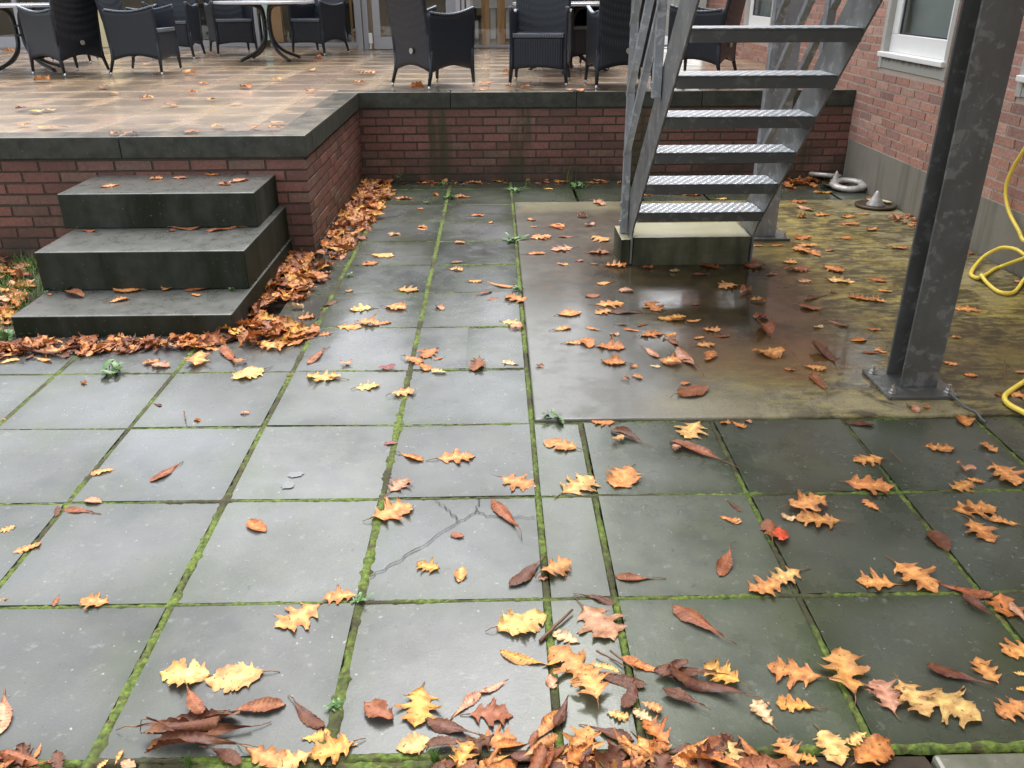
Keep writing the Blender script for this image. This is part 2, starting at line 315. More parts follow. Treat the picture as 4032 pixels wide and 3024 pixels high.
# leaves
k = NM('leaf'); n1 = k.noise(38, 4, .6, vec=k.tc.outputs['Object']); n2 = k.noise(140, 3, .6, vec=k.tc.outputs['Object'])
base = k.mix(k.ramp(n1, [(.42, 0.0), (.70, .42)]), k.attr(), (.20, .075, .025)); base = k.mix(k.ramp(n2, [(.3, .3), (.6, 0.0)]), base, (.10, .04, .015)); base = k.mix(k.ramp(k.noise(70, 2, .5, vec=k.tc.outputs['Object']), [(.68, 0.0), (.73, .85)]), base, (.07, .03, .015))
k.set('Base Color', base); k.set('Roughness', k.ramp(n1, [(.3, .33), (.7, .58)])); k.set('Specular IOR Level', .36)
base = k.mix(k.ramp(k.noise(17, 5, .65, vec=k.tc.outputs['Object'], dist=.4), [(.50, 0.0), (.66, .55)]), base, (.26, .105, .035)); k.set('Base Color', base)
tr = k.n('ShaderNodeBsdfTranslucent'); k.l(base, tr.inputs[0]); mx = k.n('ShaderNodeMixShader'); mx.inputs[0].default_value = .12
k.l(k.b.outputs[0], mx.inputs[1]); k.l(tr.outputs[0], mx.inputs[2]); k.l(mx.outputs[0], k.out.inputs[0]); k.bump(k.math('ADD', n2, k.math('MULTIPLY', n1, 2.0)), .35, .004); M['leaf'] = k.m
M['stalk'] = simple('leaf_stalk', (.20, .10, .04), .5)
# window glass: thin pane that mirrors the sky and lets the room show
k = NM('thin_glass'); tp = k.n('ShaderNodeBsdfTransparent'); tp.inputs[0].default_value = (.88, .9, .89, 1); gl = k.n('ShaderNodeBsdfGlossy'); gl.inputs['Roughness'].default_value = .02
lw = k.n('ShaderNodeLayerWeight'); lw.inputs[0].default_value = .5; fz = k.math('MULTIPLY_ADD', k.math('POWER', lw.outputs['Facing'], 4.0), .85, .07, clamp=True); mx = k.n('ShaderNodeMixShader'); k.l(fz, mx.inputs[0]); k.l(tp.outputs[0], mx.inputs[1]); k.l(gl.outputs[0], mx.inputs[2]); k.l(mx.outputs[0], k.out.inputs[0]); M['glass'] = k.m
# ================================================================== THE SETTING
rnd = random.Random(4)
XW = 2.83                                        # face of the house wall
g = MB(); g.add([(-60, -60, -.06), (60, -60, -.06), (60, 60, -.06), (-60, 60, -.06)], [(0, 1, 2, 3)]); tag(g.build('ground', M['soil']), kind='structure')
T = .505
def slab_tone(r):
    v = r.uniform(.78, 1.18); return (v*r.uniform(.97, 1.03), v, v*r.uniform(.95, 1.05))
pv = MB(); gx_, gy_ = .011, .007
def slab(x0, y0, x1, y1, tone=None):
    a = rnd.uniform(-.0012, .0012); b = rnd.uniform(-.0012, .0012); c = tone or slab_tone(rnd)
    x0 += gx_+rnd.uniform(-.002, .002); x1 -= gx_+rnd.uniform(-.002, .002); y0 += gy_+rnd.uniform(-.001, .001); y1 -= gy_+rnd.uniform(-.001, .001)
    tx, ty, h = rnd.uniform(-.002, .002), rnd.uniform(-.002, .002), rnd.uniform(-.0015, .0015)
    tops = [h-tx-ty, h+tx-ty, h+tx+ty, h-tx+ty]
    P_ = [(x0+a, y0+b), (x1+b, y0+a), (x1-a, y1-b), (x0-b, y1+a)]
    N = 10; sd_ = Vector((rnd.uniform(0, 90), rnd.uniform(0, 90), 0)); vs = []; cs = []; wx_, wy_ = x1-x0, y1-y0; alg_ = rnd.uniform(.5, 1.3)
    for i in range(N+1):
        for j in range(N+1):
            u, v = i/N, j/N; u = .5-.5*math.cos(math.pi*u); v = .5-.5*math.cos(math.pi*v)
            q = [P_[k_][0]*w_ for k_, w_ in enumerate(((1-u)*(1-v), u*(1-v), u*v, (1-u)*v))]; q2 = [P_[k_][1]*w_ for k_, w_ in enumerate(((1-u)*(1-v), u*(1-v), u*v, (1-u)*v))]
            z = sum(t*w_ for t, w_ in zip(tops, ((1-u)*(1-v), u*(1-v), u*v, (1-u)*v))); X_, Y_ = sum(q), sum(q2)
            ed = min(u*wx_, (1-u)*wx_, v*wy_, (1-v)*wy_); n_ = mnoise.noise(Vector((X_*6, Y_*6, 1))+sd_)
            al = max(0, min(1, 1-(ed+.03*n_)/.075))*alg_; al = min(1, al); bl = 1+.22*mnoise.noise(Vector((X_*3, Y_*3, 9))+sd_)
            z += .0011*mnoise.noise(Vector((X_*5, Y_*5, 4))+sd_)
            vs.append((X_, Y_, z)); cs.append((c[0]*bl*(1-.40*al), c[1]*bl*(1-.32*al), c[2]*bl*(1-.48*al)))
    fs = [(i*(N+1)+j, (i+1)*(N+1)+j, (i+1)*(N+1)+j+1, i*(N+1)+j+1) for i in range(N) for j in range(N)]
    rim = [i*(N+1) for i in range(N+1)]+[N*(N+1)+j for j in range(1, N+1)]+[i*(N+1)+N for i in range(N-1, -1, -1)]+[j for j in range(N-1, 0, -1)]
    nb = len(vs); vs += [(vs[k_][0], vs[k_][1], -.05) for k_ in rim]; cs += [cs[k_] for k_ in rim]; m = len(rim)
    fs += [(rim[k_], nb+k_, nb+(k_+1) % m, rim[(k_+1) % m]) for k_ in range(m)]
    pv.add(vs, fs, cs)
dark = {(-1, 1): .80, (-2, 2): .95, (-1, 3): 1.0}
for i in range(-12, 0):
    for j in range(-1, 10):
        x0, y0 = i*T, j*T
        if i < -3 and j > 3: continue
        if i == -3 and j > 3: x0 = -1.24
        elif i < -3 and j == 3: pass
        if i <= -3 and j > 3:
            if i != -3: continue
            slab(-1.24, y0, -2*T, min(y0+T, 4.545)); continue
        v = {(-1, 1): .74, (-3, 2): .9, (-4, 2): .8, (-3, -1): .72, (-4, -1): .75, (-2, -1): .86, (-1, -1): .95, (-4, 1): .85, (-4, 0): .85, (-3, 0): .9, (-2, 1): 1.25, (-2, 0): 1.15, (-1, 4): .95}.get((i, j))
        if (i, j) == (-1, 3): slab(x0, y0, x0+.24+gx_, y0+T, (1, 1, 1)); slab(x0+.24-gx_-.001, y0, 0, y0+T, (1, 1, .98)); continue
        slab(x0, y0, x0+T, min(y0+T, 4.545), (v, v, v*.97) if v else None)
for i in range(-3, 8):                           # soaked row along the back wall
    x0 = max(-1.24, i*T-.0); x1 = min(2.815, (i+1)*T)
    if x1 > x0: slab(x0, 4.58 if i >= 0 else 4.545, x1, 5.10, (.62, .72, .55)); slab(x0, 5.10, x1, 5.39, (.5, .6, .45))
cols_r = [0, .185, .685, 1.185, 1.69, 2.195, 2.7, 2.83]
for a, b in zip(cols_r[:-1], cols_r[1:]):
    for j in (-1, 0, 1):
        v = .92 if a < .6 else .66  # right slabs darker: dim reflections of stair and wall put into the tone
        v *= rnd.uniform(.92, 1.08); slab(a, j*T, b, j*T+T if j < 1 else 1.015, (v*.98, v*1.05, v*.80))
pave = tag(pv.build('pavement', M['paving'], bevel=.004), kind='structure')
# the crack in one slab and the split slab
ck = MB()
def crack(pts, wd=.0035):
    for p, q in zip(pts[:-1], pts[1:]):
        d = Vector((q[0]-p[0], q[1]-p[1], 0)).normalized(); nn = Vector((-d.y, d.x, 0))
        n = 7; last = None
        for t in range(n+1):
            c = Vector((p[0]+(q[0]-p[0])*t/n, p[1]+(q[1]-p[1])*t/n, .0034)) + nn*(rnd.uniform(-.006, .006) if 0 < t < n else 0); ww = wd*rnd.uniform(.5, 1.3)/2
            cur = (c-nn*ww, c+nn*ww)
            if last: ck.add([last[0], cur[0], cur[1], last[1]], [(0, 1, 2, 3)])
            last = cur
crack([(-0.492, 0.104), (-0.429, 0.168), (-0.361, 0.239), (-0.252, 0.368), (-0.201, 0.424), (-0.189, 0.483), (-0.192, 0.507)])
crack([(-0.201, 0.42), (-0.16, 0.396), (-0.087, 0.39), (-0.015, 0.384)])
crack([(-0.33, 0.496), (-0.296, 0.445), (-0.26, 0.39), (-0.255, 0.368)])
ck.build('crack', M['crack'], pave)
st = MB()
for cx, cy, rx, ry in ((-0.816, 0.659, .028, .022), (-0.829, 0.593, .022, .026)):
    n = 22; st.add([(cx, cy, .0046)]+[(cx+rx*math.cos(a)*(q := rnd.uniform(.7, 1.15)), cy+ry*math.sin(a)*q, .0036) for a in [2*math.pi*k_/n for k_ in range(n)]], [(0, k_+1, (k_+1) % n+1) for k_ in range(n)])
st.build('stain', M['dropping'], pave)
# concrete pad under the steel stair
pd = MB(); pd.box(.012, 1.022, -.05, 2.813, 4.572, .011); tag(pd.build('concrete_pad', M['pad'], bevel=.008, segs=3), kind='structure')
kb = MB()
for i in range(3): kb.box(.80+i*1.0, -.80, -.05, 1.794+i*1.0, -.527, .004)
tag(kb.build('kerb_strip', M['kerb'], bevel=.01), kind='structure')
# moss filling the joints: bumpy, broken ribbons
ms = MB(); mr_ = random.Random(9)
def ribbon(p, q, wd, lush=1.0):
    p, q = Vector((*p, 0)), Vector((*q, 0)); L = (q-p).length; n = max(2, int(L/.012)); d = (q-p)/L; nn = Vector((-d.y, d.x, 0)); vs = []
    for i in range(n+1):
        c = p+d*(L*i/n); a = mnoise.noise(c*7+Vector((3, 1, 0)))*.5+.5; b = mnoise.noise(c*45); ww = max(.021, wd)*(.90+.75*a*lush)*(.85+.5*b+.25*mnoise.noise(c*95))/2; h = -.006+.010*a*lush+.004*b
        off = nn*mnoise.noise(c*16+Vector((0, 5, 2)))*wd*.18
        vs += [c+off-nn*ww+Vector((0, 0, -.012)), c+off-nn*ww*.6+Vector((0, 0, h*.6+mr_.uniform(-.001, .002))), c+off+Vector((0, 0, h+mr_.uniform(-.001, .003))), c+off+nn*ww*.6+Vector((0, 0, h*.6+mr_.uniform(-.001, .002))), c+off+nn*ww+Vector((0, 0, -.012))]
    ms.add(vs, [(i*5+k_, i*5+k_+1, i*5+k_+6, i*5+k_+5) for i in range(n) for k_ in range(4)])
for i in range(-12, 1):
    y1 = 1.9 if i < -2 else 5.35
    ribbon((i*T, -.53), (i*T, y1), {0: .024, -1: .034, -2: .030, -3: .024}.get(i, .026), 1.15 if i in (-1, -2) else .9)
for j in range(-1, 10):
    ribbon((-6 if j < 4 else -1.2, j*T), (0, j*T), .018, .85)
for j in (-1, 0, 1): ribbon((0, j*T), (2.8, j*T), .019, 1.0)
ribbon((0, 1.016), (2.8, 1.016), .020, .8); ribbon((-1.2, 5.10), (2.8, 5.10), .016, .5)
for a in cols_r[1:-1]: ribbon((a, -.52), (a, 1.01), .019, 1.0 if a < .3 else .5)
for p, q in (((1.42, 1.005), (1.62, 1.005)), ((1.72, 1.005), (1.92, 1.005)), ((-.9, -.52), (-.2, -.53))): ribbon(p, q, .026, .6)
tag(ms.build('moss', M['moss'], smooth=True), kind='stuff')

# ---- brickwork generator: real bricks in running bond, jittered, each with its own tone
def bricks(mb, plane, pos, depth, a0, a1, z0, z1, tone, rr, skip=(), course=.066, pitch=.22, joint=.0140, shift=0.0, sgn=1):
    nz = int(math.ceil((z1-z0)/course-1e-6))
    for r_ in range(nz):
        zb = z0+r_*course; zt = min(zb+course-joint, z1)
        if zt-zb < .012: continue
        a = a0-pitch-(pitch/2 if r_ % 2 else 0)+shift
        while a < a1:
            s, e = max(a, a0), min(a+pitch-joint, a1); a += pitch
            if e-s < .02: continue
            segs = [(s, e)]
            for (y0, y1, w0, w1) in skip:
                if zt > w0 and zb < w1:
                    ns = []
                    for s_, e_ in segs:
                        if e_ <= y0 or s_ >= y1: ns.append((s_, e_)); continue
                        if s_ < y0: ns.append((s_, y0))
                        if e_ > y1: ns.append((y1, e_))
                    segs = ns
            for s_, e_ in segs:
                if e_-s_ < .02: continue
                c = tone(rr); o_ = rr.uniform(-.002, .002)
                j = lambda: rr.uniform(-.0016, .0016)
                # four outer corners plus four inner ones
                f = [(s_+j(), zb+j()), (e_+j(), zb+j()), (e_+j(), zt+j()), (s_+j(), zt+j())]; i_ = [(s_, zb), (e_, zb), (e_, zt), (s_, zt)]
                pf, pb = pos+o_*sgn, pos+depth
                if plane == 'y': vs = [(x, pf, z) for x, z in f]+[(x, pb, z) for x, z in i_]
                else: vs = [(pf, x, z) for x, z in f]+[(pb, x, z) for x, z in i_]
                mb.add(vs, [(0, 1, 2, 3), (4, 5, 1, 0), (5, 6, 2, 1), (6, 7, 3, 2), (7, 4, 0, 3)], c)
def tone_wet(r):
    q = r.random(); a = (.225, .095, .072) if q < .6 else (.185, .085, .068) if q < .85 else (.20, .11, .08); v = r.uniform(.75, 1.2); return tuple(x*v for x in a)
def tone_house(r):
    q = r.random(); a = (.52, .265, .195) if q < .5 else (.47, .25, .20) if q < .8 else (.57, .34, .26) if q < .93 else (.38, .21, .175); v = r.uniform(.85, 1.12); return tuple(x*v for x in a)
# terrace retaining wall: front face y=3.245, return x=-1.24, back face y=5.395
rw = empty('retaining_wall', (-1.24, 3.245, 0)); tag(rw, 'low red brick terrace wall with dark concrete coping and green algae stains', 'brick wall')
def W(o): o.matrix_parent_inverse = Matrix.Translation((-o.parent.location.x, -o.parent.location.y, -o.parent.location.z)) ; return o
b = MB(); rb = random.Random(2)
bricks(b, 'y', 3.245, .05, -9, -1.24, .000, .594, tone_wet, rb, shift=.05)
bricks(b, 'x', -1.24, -.05, 3.2455, 5.3945, .000, .594, tone_wet, rb, sgn=-1, shift=.11)
bricks(b, 'y', 5.395, .05, -1.24, XW, .000, .594, tone_wet, rb, shift=.03)
W(b.build('brickwork', M['brick_wet'], rw))
b = MB(); b.box(-9, 3.251, -.05, -1.247, 3.40, .594); b.box(-1.40, 3.26, -.05, -1.246, 5.50, .5935); b.box(-1.245, 5.401, -.05, XW+.01, 5.56, .5945); W(b.build('mortar', M['mortar_wet'], rw))
def cop(x0, y0, x1, y1):
    m_ = MB(); m_.box(x0+.002, y0+.002, .5955, x1-.002, y1-.002, .72+rnd.uniform(-.0015, .0015)); W(m_.build('coping_slab', M['coping'], rw, bevel=.006, segs=3))
xs = [-9.0, -7.45, -6.42, -5.39, -4.36, -3.33, -2.30, -1.225]
for a, c in zip(xs[:-1], xs[1:]): cop(a, 3.23, c, 3.43)
for a, c in ((3.432, 4.40), (4.40, 5.38)): cop(-1.425, a, -1.225, c)
xs = [-1.425, -.487, .541, 1.57, 2.60, XW-.002]
for a, c in zip(xs[:-1], xs[1:]): cop(a, 5.382, c, 5.58)
# terrace
tb = MB(); tb.add([(-9, 3.41, .706), (-1.41, 3.41, .706), (-1.41, 5.57, .706), (2.829, 5.57, .706), (2.829, 10.9, .706), (-9, 11.4, .706)], [(0, 1, 2, 3, 4, 5)], (.7, .7, .7))
tag(tb.build('terrace_bed', M['terrace']), kind='structure')
tp_ = MB(); C_ = .475
for i in range(-20, 8):
    for j in range(6, 26):
        x0, x1 = i*C_-.18, (i+1)*C_-.18; y0, y1 = j*C_-.07, (j+1)*C_-.07
        for (rx0, ry0, rx1, ry1) in ((-9, 3.432, -1.427, 5.58), (-9, 5.582, 2.82, 11.28)):
            a0, a1, b0, b1 = max(x0, rx0)+.0015, min(x1, rx1)-.0015, max(y0, ry0)+.0015, min(y1, ry1)-.0015
            if a1-a0 > .03 and b1-b0 > .03 and not (b1 > 10.7 and a1 > -.4):
                v = rnd.uniform(.72, 1.2); tp_.box(a0, b0, .69, a1, b1, .7145+rnd.uniform(-.001, .001), (v, v*rnd.uniform(.95, 1.04), v*rnd.uniform(.9, 1.05)))
tag(tp_.build('terrace', M['terrace'], bevel=.0015), kind='structure')

# ---- the brick house on the right
WIN = [(2.10, 3.16, .92, 2.45), (3.99, 5.05, .92, 2.45), (7.88, 8.97, .93, 2.45)]
hw = empty('house_wall', (XW, 4, 0)); tag(hw, 'orange red brick house wall on the right above a grey concrete plinth', 'brick wall')
b = MB(); bricks(b, 'x', XW, .05, -3.5, 11.0, .335, 5.2, tone_house, random.Random(7), skip=[(a+.0, c, d, e) for a, c, d, e in WIN], shift=.07, sgn=-1, course=.0625)
W(b.build('brickwork', M['brick'], hw))
b = MB(); ys = [-3.5]+[v for w_ in WIN for v in w_[:2]]+[11.0]
for q in range(0, len(ys), 2): b.box(XW+.0035, ys[q], .3, XW+.25, ys[q+1], 5.2)
for a, c, d, e in WIN: b.box(XW+.006, a, .3, XW+.25, c, d); b.box(XW+.006, a, e, XW+.25, c, 5.2)
W(b.build('mortar', M['mortar'], hw))
b = MB(); b.box(XW-.004, -3.5, -.06, XW+.2, 5.383, .335); W(b.build('plinth', M['plinth'], hw, bevel=.006))
b = MB(); b.box(XW-.25, -3.7, 5.2, 9, 11.2, 5.5); W(b.build('roof_edge', M['render'], hw))
def window(y0, y1, z0, z1, label, blind='blind'):
    e = empty('window', (XW, (y0+y1)/2, z0)); tag(e, label, 'window', 'white framed windows in the brick house wall')
    m_ = MB(); m_.box(XW-.008, y0, z0, XW+.09, y0+.055, z1); m_.box(XW-.008, y1-.055, z0, XW+.09, y1, z1); m_.box(XW-.0081, y0+.0551, z1-.055, XW+.09, y1-.0551, z1); W(m_.build('surround', M['greyframe'], e, bevel=.004))
    m_ = MB(); m_.box(XW-.004, y0+.056, z0+.003, XW+.09, y1-.056, z0+.082); W(m_.build('lower_sill', M['sill'], e, bevel=.004))
    m_ = MB(); m_.box(XW-.036, y0+.02, z0+.0825, XW+.09, y1-.02, z0+.118); W(m_.build('sill', M['white'], e, bevel=.006, segs=3))
    m_ = MB(); f0, f1, g0, g1 = y0+.0555, y1-.0555, z0+.1185, z1-.0555
    m_.box(XW+.035, f0, g0, XW+.085, f1, g0+.125); m_.box(XW+.035, f0, g1-.09, XW+.085, f1, g1); m_.box(XW+.035, f0, g0+.1251, XW+.085, f0+.10, g1-.0901); m_.box(XW+.035, f1-.10, g0+.1251, XW+.085, f1, g1-.0901)
    W(m_.build('frame', M['white'], e, bevel=.005))
    m_ = MB()
    a0, a1, b0, b1 = f0+.10, f1-.10, g0+.125, g1-.09
    m_.box(XW+.050, a0, b0, XW+.062, a0+.012, b1); m_.box(XW+.050, a1-.012, b0, XW+.062, a1, b1); m_.box(XW+.0501, a0+.0121, b0, XW+.062, a1-.0121, b0+.010)
    W(m_.build('gasket', M['darkgasket'], e))
    m_ = MB(); m_.box(XW+.063, a0, b0, XW+.067, a1, b1); W(m_.build('glass_pane', M['glass'], e))
    m_ = MB(); m_.grid(lambda u, v: (XW+.12+.010*math.sin(u*9+v*2)*math.sin(v*5), y0+.1+(y1-y0-.2)*u, z0+(z1-z0)*v), 24, 12); W(m_.build('blind', M[blind], e, smooth=True))
window(*WIN[1], 'white framed window with pale green blind, in the brick wall behind the big steel post')
window(*WIN[0], 'window at the right edge of the photo, only its grey surround and sill showing')
window(*WIN[2], 'far white framed window at terrace level, seen between the treads of the steel stair')
m_ = MB(); m_.box(XW+.32, -3, .4, XW+3, 10.9, 5); tag(m_.build('room_interior', M['inner_dark']), kind='structure')

# ---- glass front of the building behind the terrace
fc = empty('glass_facade', (-3, 11.3, .72)); tag(fc, 'grey aluminium glass front of the building behind the terrace chairs', 'facade')
def fbox(name, mat, boxes, bevel=.004):
    for q in boxes: o_ = W(MB().box(*q).build(name, mat, fc, bevel=bevel))
    return o_
fbox('mullion', M['alu'], [(-9, 11.26, .715, -5.85, 11.34, .86), (-5.5, 11.26, .715, -3.67, 11.34, .80), (-3.33, 11.26, .715, -2.0, 11.34, .76)])
for a, c in ((-6.86, -6.80), (-5.86, -5.80), (-4.36, -4.30), (-2.1, -2.0)): fbox('mullion', M['alu'], [(a, 11.25, .716, c, 11.35, 2.499)])
fbox('mullion', M['alu'], [(-9, 11.24, 2.5, 2.82, 11.36, 2.619)])
# cream door panel at the left, pale mint strip, grey narrow door
fbox('cream_door', M['cream'], [(-5.80, 11.28, .90, -5.52, 11.32, 2.499)]); fbox('cream_door', M['cream'], [(-5.80, 11.27, .716, -5.60, 11.33, .899)])
d_ = fbox('door', M['alu'], [(-3.70, 11.22, .715, -3.46, 11.30, 2.499)]); 
m_ = MB(); m_.bar((-3.60, 11.20, .97), (-3.55, 11.20, .87), .02, .02); m_.bar((-3.58, 11.20, .90), (-3.52, 11.19, .84), .015, .015); h_ = m_.build('latch', M['chrome'], d_)
fbox('mint_strip', simple('pale_mint_panel', (.45, .58, .52), .4), [(-3.42, 11.24, .80, -3.31, 11.28, 2.499)]); fbox('wood_strip', M['inner_floor'], [(-3.28, 11.25, .77, -3.13, 11.27, 2.499)])
# the entrance door standing in front, with its jamb and bolt
d_ = W(MB().box(-1.74, 10.42, .724, -.62, 10.48, .875).box(-1.74, 10.42, .8751, -1.64, 10.48, 2.45).box(-.76, 10.42, .8751, -.62, 10.48, 2.45).build('door', M['alu'], fc, bevel=.004))
m_ = MB(); m_.box(-1.80, 10.37, .80, -1.75, 10.41, .93); m_.box(-1.79, 10.385, .73, -1.77, 10.405, .80); m_.build('bolt', M['white'], d_, bevel=.006)
fbox('glass_pane', M['glass'], [(-1.639, 10.445, .876, -.761, 10.45, 2.45)], 0)
fbox('door_frame', M['alu'], [(-1.95, 10.40, .715, -1.88, 10.50, 2.499), (-1.875, 10.44, .716, -1.80, 10.50, 2.499), (-.60, 9.72, .715, -.545, 9.86, 2.499), (-.53, 9.74, .716, -.49, 9.84, 2.499), (-.47, 9.72, .715, -.42, 10.5, 2.499), (-.60, 10.40, .7151, -.55, 10.5, 2.499)])
fbox('glass_pane', M['glass'], [(-.585, 9.9, .8, -.58, 10.39, 2.499)], 0)
fbox('mullion', M['alu'], [(-.415, 10.76, .715, XW-.01, 10.82, .745)])
fbox('glass_pane', M['glass'], [(-9, 11.297, .80, -5.865, 11.303, 2.499), (-5.5, 11.297, .80, -3.71, 11.303, 2.499), (-3.12, 11.297, .76, -2.11, 11.303, 2.499), (-.41, 10.787, .745, XW-.02, 10.793, 2.499), (-2.0, 11.297, .75, -1.95, 11.303, 2.499)], 0)
fbox('wood_post', M['inner_wood'], [(-.30, 11.15, .70, -.19, 11.25, 2.499), (-.08, 11.15, .70, .03, 11.25, 2.499), (-2.28, 12.0, .70, -2.24, 12.04, 2.499)])
# inside: floor, back wall, ceiling, a few pieces of furniture
fbox('interior_floor', M['inner_floor'], [(-9, 11.36, .66, -.42, 17, .70), (-.42, 10.83, .66, XW, 17, .7001)], 0)
fbox('interior_wall', M['inner_wall'], [(-9, 14.6, .7, XW, 14.8, 2.6), (-9.1, 11.3, .7, -9.0, 15, 2.6), (-1.93, 11.4, .7, -1.88, 13, 2.6)], 0)
fbox('unseen_white_roof', M['white'], [(-9.4, 11.0, 2.62, 3.4, 15.4, 3.05), (-2.0, 9.55, 2.82, -.35, 10.99, 3.0)], .01)  # unseen roof, made low and white to brighten the reflections in the slabs
ob = MB()
fr_ = random.Random(5)
for (x, y, wd, h, c) in ((-.45, 12.6, .1, .55, 0), (-.14, 13.2, .14, .5, 1), (.16, 12.2, .16, .42, 1), (-.6, 13.5, .5, .3, 0), (.5, 13, .5, .5, 0), (-2.5, 13, .3, .5, 0), (-3.0, 12.6, .2, .4, 0), (-4.1, 12.8, .5, .35, 0), (-4.9, 13.3, .7, .5, 0), (1.4, 13.2, .7, .5, 0)):
    if c == 0: W(MB().box(x-wd/2, y, .7, x+wd/2, y+.3, .7+h).box(x-wd/2-.05, y-.05, .699+h, x+wd/2+.05, y+.35, .74+h).build('cabinet', M['inner_dark'], fc, bevel=.01))
fbox('far_window_panel', M['inner_white'], [(-.55, 12.4, 1.18, .30, 12.9, 1.30), (-.18, 12.5, .74, -.10, 12.6, 1.17), (.06, 12.5, .74, .13, 12.6, 1.17), (-.42, 12.5, .74, -.37, 12.6, 1.0)])  # white panels stand in for the brightness of the room's far windows

# ---- three stacked concrete steps up to the terrace
stp = empty('concrete_steps', (-1.9, 1.93, 0)); tag(stp, 'three algae dark concrete steps leading up to the terrace, left of the mossy joints', 'steps')
for (x0, x1, y0, y1, z0, z1) in ((-2.405, -1.375, 1.935, 3.24, -.03, .108), (-2.425, -1.385, 2.30, 3.241, .109, .31), (-2.475, -1.425, 2.745, 3.242, .311, .50)):
    m_ = MB(); m_.box(x0, y0, z0, x1, y1, z1); W(m_.build('step', M['step'], stp, bevel=.007, segs=3))
# bed of soil left of the steps
bd = MB()
def bedf(x0, x1, y0, y1, z, n=26):
    bd.grid(lambda u, v: (x0+(x1-x0)*u, y0+(y1-y0)*v, z+.016*mnoise.noise(Vector((u*9, v*9, x0)))), n, n)
bedf(-6, -2.41, 1.93, 3.24, .0); bedf(-6, .79, -1.6, -.522, -.012, 40)
tag(bd.build('soil_bed', M['soil'], smooth=True), kind='structure')
# ================================================================== STEEL STAIR
ss = empty('steel_staircase', (1.0, 2.9, 0)); tag(ss, 'galvanised steel staircase with chequered treads rising from a concrete foot block', 'staircase')
def part(mb, name, mat, root, **kw): return W(mb.build(name, mat, root, **kw))
NT = 13
yt = lambda z: 2.98-(z-.178)*.994                # lower edge line of the stringers
ZT = 2.93
XL, XR = .655, 1.362
m_ = MB(); m_.box(.668, 2.955, -.03, 1.355, 3.285, .178); part(m_, 'foot_block', M['block'], ss, bevel=.006)
m_ = MB(); m_.box(.60, 2.96, .011, .652, 3.27, .165); m_.box(.652, 2.96, .0, .667, 3.27, .165); part(m_, 'foot_block', M['block'], ss, bevel=.004)
for x0, x1 in ((XL, XL+.010), (XR, XR+.010)):
    m_ = MB(); o_ = .235*1.414
    m_.prism([(2.948, .02), (2.948, .19), (yt(.25)-.0, .25), (yt(ZT), ZT), (yt(ZT)+o_, ZT), (yt(.19)+o_, .19), (3.02, .165), (3.0, .02)], 'x', x0, x1)
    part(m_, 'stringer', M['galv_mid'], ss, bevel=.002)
for i in range(NT):
    y, z = 2.82-.196*i, .353+.1975*i
    m_ = MB(); x0, x1 = XL+.011, XR-.001
    m_.box(x0, y, z-.006, x1, y+.215, z); m_.box(x0, y+.001, z-.052, x1, y+.007, z-.0061); m_.box(x0, y+.205, z-.045, x1, y+.2149, z-.0061)
    m_.box(x0, y+.0071, z-.052, x0+.006, y+.2049, z-.0061); m_.box(x1-.006, y+.0071, z-.052, x1, y+.2049, z-.0061)
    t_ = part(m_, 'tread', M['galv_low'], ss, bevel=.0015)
    m_ = MB(); m_.box(x0+.002, y-.001, z+.0003, x1-.002, y+.214, z+.0032)
    s_ = m_.build('tread_plate', M['tread'], t_); s_.matrix_parent_inverse = Matrix.Translation((-1.0, -2.9, 0)).inverted() @ Matrix.Translation((-1.0, -2.9, 0))
# posts and three sloping rails on each side
for side, xs_, xr_ in ((-1, XL-.005, XL-.030), (1, XR+.015, XR+.040)):
    for y0, z0, z1 in ((3.10, .17, 1.55), (2.33, 1.02, 2.35), (1.45, 1.90, 3.25), (.55, 2.80, 4.0)):
        m_ = MB(); m_.box(xs_-(.040 if side < 0 else 0), y0-.022, z0, xs_+(.040 if side > 0 else 0), y0+.022, z1); p_ = part(m_, 'post', M['galv'], ss, bevel=.002)
        for zz in (z0+.06, z0+.17): MB().bar((xs_+side*.039, y0, zz), (xs_+side*.048, y0, zz), .02, .02).build('bolt', M['galv'], p_)
    for k_, c_ in enumerate((3.73, 4.06, 4.42)):
        ya, yb = 3.12, .45
        m_ = MB(); m_.bar((xr_, ya, c_-ya), (xr_, yb, c_-yb), .036, .034, up=(0, 0, 1)); part(m_, 'rail', M['galv'], ss, bevel=.002)
# landing above the photo that the stair reaches, carried by the steel columns
m_ = MB()
for y in np.arange(-1.6, .20, .035): m_.box(.67, float(y), 2.905, 2.80, float(y)+.004, 2.93)
for x in (.68, 1.2, 1.75, 2.3, 2.78): m_.box(x, -1.62, 2.85, x+.008, .20, 2.904)
part(m_, 'landing_grating', M['galv_dark'], ss)
m_ = MB(); m_.box(.60, .205, 2.74, 2.82, .215, 2.93); m_.box(.60, -1.65, 2.74, 2.82, -1.64, 2.93); part(m_, 'landing_beam', M['galv_dark'], ss)

